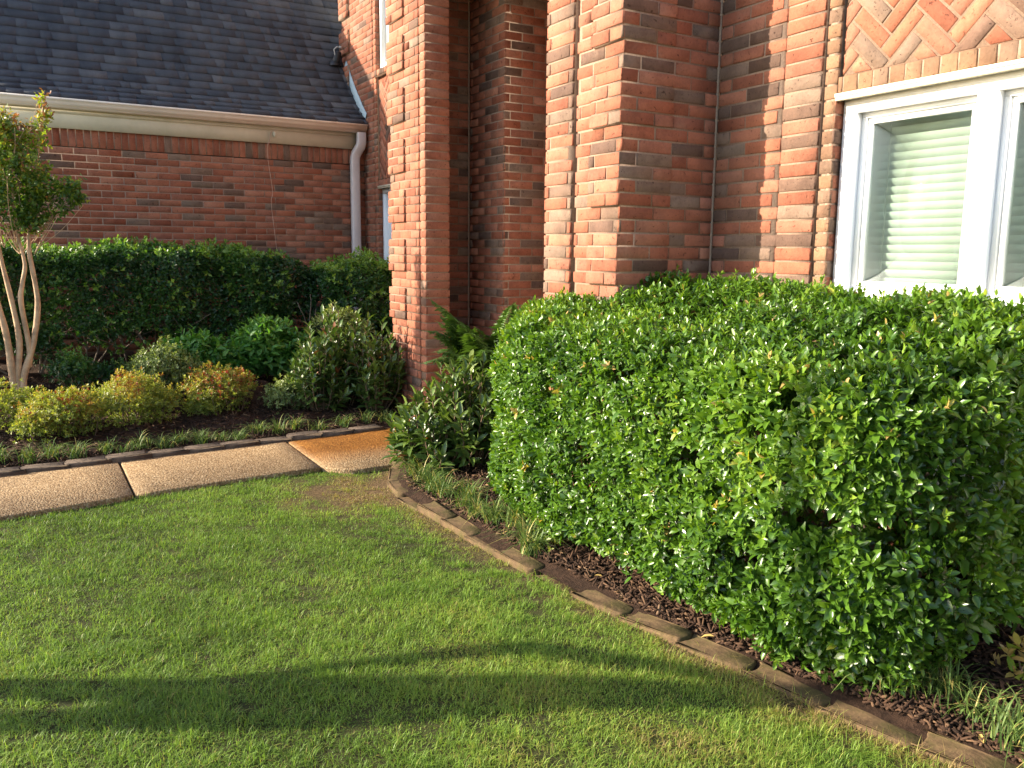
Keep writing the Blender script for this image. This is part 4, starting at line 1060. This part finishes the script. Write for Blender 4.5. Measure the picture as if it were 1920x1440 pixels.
# ------------------------------------------------------------------ bark mulch and fallen leaves
def chips(name, xs, ys, zf, r, L=(.018, .06)):
    n = len(xs); mb = MB()
    a = r.uniform(0, TAU, n); tl = r.normal(0, .35, n); ln = r.uniform(*L, n) / 2; wd = r.uniform(.0025, .007, n); th = r.uniform(.0015, .004, n)
    d = np.stack([np.cos(a) * np.cos(tl), np.sin(a) * np.cos(tl), np.sin(tl)], -1); s = np.stack([-np.sin(a), np.cos(a), r.normal(0, .3, n)], -1); s = norm(s); u = np.cross(d, s)
    c = np.stack([xs, ys, zf(xs, ys) + .006 + np.abs(tl) * ln * .8], -1)
    V = np.zeros((n, 8, 3)); k = 0
    for sx in (-1, 1):
        for sy in (-1, 1):
            for sz in (-1, 1):
                w_ = wd * r.uniform(.4, 1, n)
                V[:, k] = c + d * (sx * ln)[:, None] + s * (sy * w_)[:, None] + u * (sz * th)[:, None]; k += 1
    b = (np.arange(n) * 8)[:, None]
    q = np.concatenate([b + np.array(f) for f in ((0, 1, 3, 2), (4, 6, 7, 5), (0, 4, 5, 1), (2, 3, 7, 6), (0, 2, 6, 4), (1, 5, 7, 3))])
    mb.add(V.reshape(-1, 3), q=q, tint=np.repeat(np.clip(r.beta(1.6, 2.6, n), 0, 1), 8))
    return tag(mb.build(name, M['chip']), kind='stuff')
r = np.random.default_rng(95)
n = 17000; ys = np.where(r.random(n) < .55, r.uniform(.9, 2.8, n), r.uniform(2.4, 5.3, n)); xs = curb_x(ys) + .075 + r.random(n) ** 1.3 * 1.3
chips('mulch', xs, ys, zbed_r, r)
n = 9000; xs = r.uniform(-1.5, 3.6, n); ys = far_edge(xs) + .12 + r.random(n) ** 1.2 * 2.6
chips('mulch', xs, ys, zbed_l, r, (.02, .07))
mb = MB(); n = 90
ys = np.r_[r.uniform(1.1, 3.2, 60), r.uniform(3.2, 5.2, 30)]; xs = curb_x(ys) + r.uniform(.05, .6, n)
a = r.uniform(0, TAU, n)
leaves(mb, np.stack([xs, ys, zbed_r(xs, ys) + .014], -1), np.stack([np.cos(a), np.sin(a), r.normal(0, .25, n)], -1), np.stack([r.normal(0, .3, n), r.normal(0, .3, n), np.ones(n)], -1), r.uniform(.03, .055, n), r.uniform(.014, .026, n), r.random(n), 'leaf', .15, r)
tag(mb.build('fallen_leaves', M['deadleaf'], smooth=True), kind='stuff')
# a heap of dark mulch left of the laurel
r = np.random.default_rng(97)
mb = MB(); nx_ = 28
A_, B_ = np.meshgrid(np.linspace(-1, 1, nx_), np.linspace(-1, 1, nx_), indexing='ij')
rr = np.sqrt(A_ ** 2 + B_ ** 2); hx_ = 1.83 + A_ * .24; hy_ = 7.9 + B_ * .22
zz = zbed_l(hx_, hy_) - .02 + .17 * np.clip(1 - rr ** 1.6, -.05, 1) + .022 * NZ(np.stack([hx_, hy_], -1), 5) + .014 * NZ2(np.stack([hx_, hy_], -1), 11)
i, j = np.meshgrid(np.arange(nx_ - 1), np.arange(nx_ - 1), indexing='ij'); a = (i * nx_ + j).ravel()
mb.add(np.stack([hx_, hy_, zz], -1).reshape(-1, 3), q=np.stack([a, a + nx_, a + nx_ + 1, a + 1], -1))
tag(mb.build('mulch_heap', M['mulch'], origin=(1.83, 7.9, .1)), 'small heap of loose dark mulch between the orange azalea and the laurel', 'mulch heap')

# ------------------------------------------------------------------ lawn grass
r = np.random.default_rng(101)
def blades(n, x0, x1, y0, y1, L, wd):
    xs = r.uniform(x0, x1, n); ys = r.uniform(y0, y1, n)
    k = (xs < curb_x(ys) - .042 + .018 * r.normal(size=n)) & (ys < near_edge(xs) + .0 + .022 * NZ(np.stack([xs, ys], -1), 3.5))
    P2 = np.stack([xs, ys], -1)
    bare = 1.15 * np.exp(-(((xs - 1.68) / .42) ** 2 + ((ys - 4.98) / .46) ** 2)) * (1 + .35 * NZ(np.stack([xs, ys], -1), 2.6)) + .5 * np.exp(-(((xs - 1.9) / .14) ** 2 + ((ys - 4.1) / .5) ** 2)) + .55 * np.exp(-(((xs - curb_x(ys)) / .16) ** 2))
    dens = .80 + .25 * NZ(P2, 1.3) + .38 * NZ2(P2, 6.5) - .56 * bare
    k &= r.random(n) < dens
    return xs[k], ys[k], bare[k]
parts = [blades(360000, -.9, 2.45, .9, 3.4, 0, 0), blades(270000, -1.3, 2.35, 3.3, 5.75, 0, 0), blades(26000, -4.5, -1.2, 1.0, 5.4, 0, 0), blades(22000, -2.5, 2.9, -.8, 1.0, 0, 0)]
xs, ys, bare = (np.concatenate(v) for v in zip(*parts)); n = len(xs)
P2 = np.stack([xs, ys], -1)
mow = NZ(P2, 2.2)
ln = np.clip(r.normal(.0185, .0075, n), .008, .06) * (1 + .22 * NZ2(P2, 1.7) + .30 * NZ(P2, 6.0)) * (1 - .35 * np.clip(bare, 0, 1))
edge = np.clip(1 - (curb_x(ys) - xs) / .25, 0, 1) * (ys < 3.2)
ln *= 1 + 1.1 * edge * (r.random(n) < .45)
az = r.uniform(0, TAU, n) + .8 * NZ(P2, 1.1); lean = np.abs(r.normal(1.3, .75, n)); ln /= np.sqrt(1 + .35 * lean ** 2); ln *= 1.25
d = np.stack([np.cos(az), np.sin(az)], -1); s = np.stack([-np.sin(az), np.cos(az)], -1)
wv = r.uniform(.0007, .0014, n)
zb = lawn_z(xs, ys)
V = np.zeros((n, 5, 3))
for idx, t, ws in ((0, 0., 1), (1, 0., -1), (2, .55, .8), (3, .55, -.8), (4, 1., 0)):
    o_ = ln * lean * t ** 1.5; h = ln * (t - .38 * np.minimum(lean, 1.4) * t ** 2)
    V[:, idx, :2] = P2 + d * o_[:, None] + s * (wv * ws)[:, None]; V[:, idx, 2] = zb + h - .002 * (t == 0)
b = (np.arange(n) * 5)[:, None]
tb = .42 + .20 * NZ(P2, .55) + .12 * NZ2(P2, 2.4) + r.normal(0, .13, n) + .72 * np.clip(bare, 0, 1)
tb = np.where(r.random(n) < .05, r.uniform(.8, 1, n), tb)
mb = MB(); mb.add(V.reshape(-1, 3), q=b + np.array([0, 1, 3, 2]), t=b + np.array([2, 3, 4]), tint=np.repeat(np.clip(tb, 0, 1), 5))
tag(mb.build('grass', M['grass']), kind='stuff')

# ------------------------------------------------------------------ small things on the house
mb = MB(); mb.tube([(2.685, 10.225, 2.872), (2.685, 10.225, 2.842)], [.016, .020], 10); mb.tube([(2.685, 10.225, 2.842), (2.685, 10.225, 2.815)], [.013, .009], 10); mb.tube([(2.685, 10.262, 2.86), (2.685, 10.225, 2.86)], .006, 6)
ins = mb.build('insulator', M['ceramic'], None, origin=(2.685, 10.262, 2.86)); tag(ins, 'small white knob fixed to the cream board under the gutter', 'insulator')
mb = MB()
mb.tube(smooth_path([(2.655, 10.24, 2.875), (2.635, 10.235, 2.83), (2.625, 10.235, 2.77), (2.60, 10.236, 2.71)], 5), .0042, 6)
mb.tube(smooth_path([(2.61, 10.26, 2.74), (2.615, 10.284, 2.55), (2.655, 10.288, 2.2), (2.635, 10.288, 2.05), (2.665, 10.288, 1.7), (2.70, 10.288, 1.2), (2.71, 10.288, .4)], 6), .0032, 6)
tag(mb.build('cable', M['wire'], origin=(2.61, 10.26, 2.74)), 'thin loose cable hanging down the shaded brick wall from under the gutter', 'cable')
lamp = tag(empty('spotlight', (3.70, 11.05, 3.95)), 'small black fixture with a pale bracket where the roof meets the brick wall', 'spotlight')
mb = MB(); mb.tube([(3.70, 11.0, 3.86), (3.70, 11.0, 3.92)], [.085, .06], 10); mb.tube([(3.71, 10.98, 3.92), (3.73, 10.93, 4.03)], [.055, .035], 10); mb.build('body', M['black'], lamp)
mb = MB(); mb.tube([(3.69, 10.95, 3.97), (3.665, 10.93, 4.05), (3.70, 10.92, 4.085), (3.75, 10.92, 4.085)], .007, 6); mb.box(3.735, 3.765, 10.905, 10.935, 4.075, 4.095); mb.build('bracket', M['steel'], lamp)

# ------------------------------------------------------------------ the tree beyond the left edge whose trunk shades the lawn
r = np.random.default_rng(121)
sd = np.array([-.885, .465]); TB = np.array([-.16, 3.09]) + sd * 2.9
st_ = tag(empty('shade_tree', (TB[0], TB[1], 0)), 'slender garden tree with leaning trunks standing on the lawn to the left', 'tree')
mb, lm = MB(), MB()
side = np.array([-sd[1], sd[0]])      # across the sun's direction, on plan
def trunk(offs, rads):
    pts = [np.array([*(TB + side * o), z]) for o, z in offs]; p = smooth_path(pts, 6)
    mb.tube(p, np.interp(np.linspace(0, 1, len(p)), np.linspace(0, 1, len(rads)), rads), 10); return p
trunk([(.11, 0), (.13, .6), (.125, .95), (.125, 1.17), (.10, 1.33), (.065, 1.5), (.04, 1.74), (.02, 2.02), (.05, 2.3), (.04, 2.75), (.0, 3.5), (.4, 5.9)], [.07, .06, .055, .056, .075, .095, .10, .085, .06, .045, .035, .03])
trunk([(-.08, 0), (-.11, .6), (-.105, .95), (-.10, 1.17), (-.085, 1.33), (-.08, 1.5), (-.07, 1.74), (-.04, 2.02), (.02, 2.3), (.05, 2.85), (.06, 3.7), (.7, 5.9)], [.085, .07, .063, .064, .085, .095, .095, .08, .055, .04, .035, .03])
trunk([(-.10, 1.36), (-.18, 1.52), (-.27, 1.72), (-.34, 1.93), (-.27, 2.05), (-.05, 2.3)], [.035, .03, .035, .055, .05, .03])
for c, h, n in (((.9, 6.1), .62, 420), ((1.3, 6.5), .6, 420), ((1.5, 6.0), .55, 300), ((1.0, 7.0), .5, 300)):
    c3 = np.array([*(TB + side * c[0]), c[1]]); d = norm(r.normal(size=(n, 3))) * (r.random((n, 1)) ** .45) * h
    whorls(lm, c3 + d, norm(d + np.array([0, 0, .4])), 6, .075, .5, .4 + r.normal(0, .2, n), r, (30, 90), 'kite', .1, .06)
mb.build('trunk', M['bark'], st_, smooth=True); lm.build('crown', M['shade'], st_)
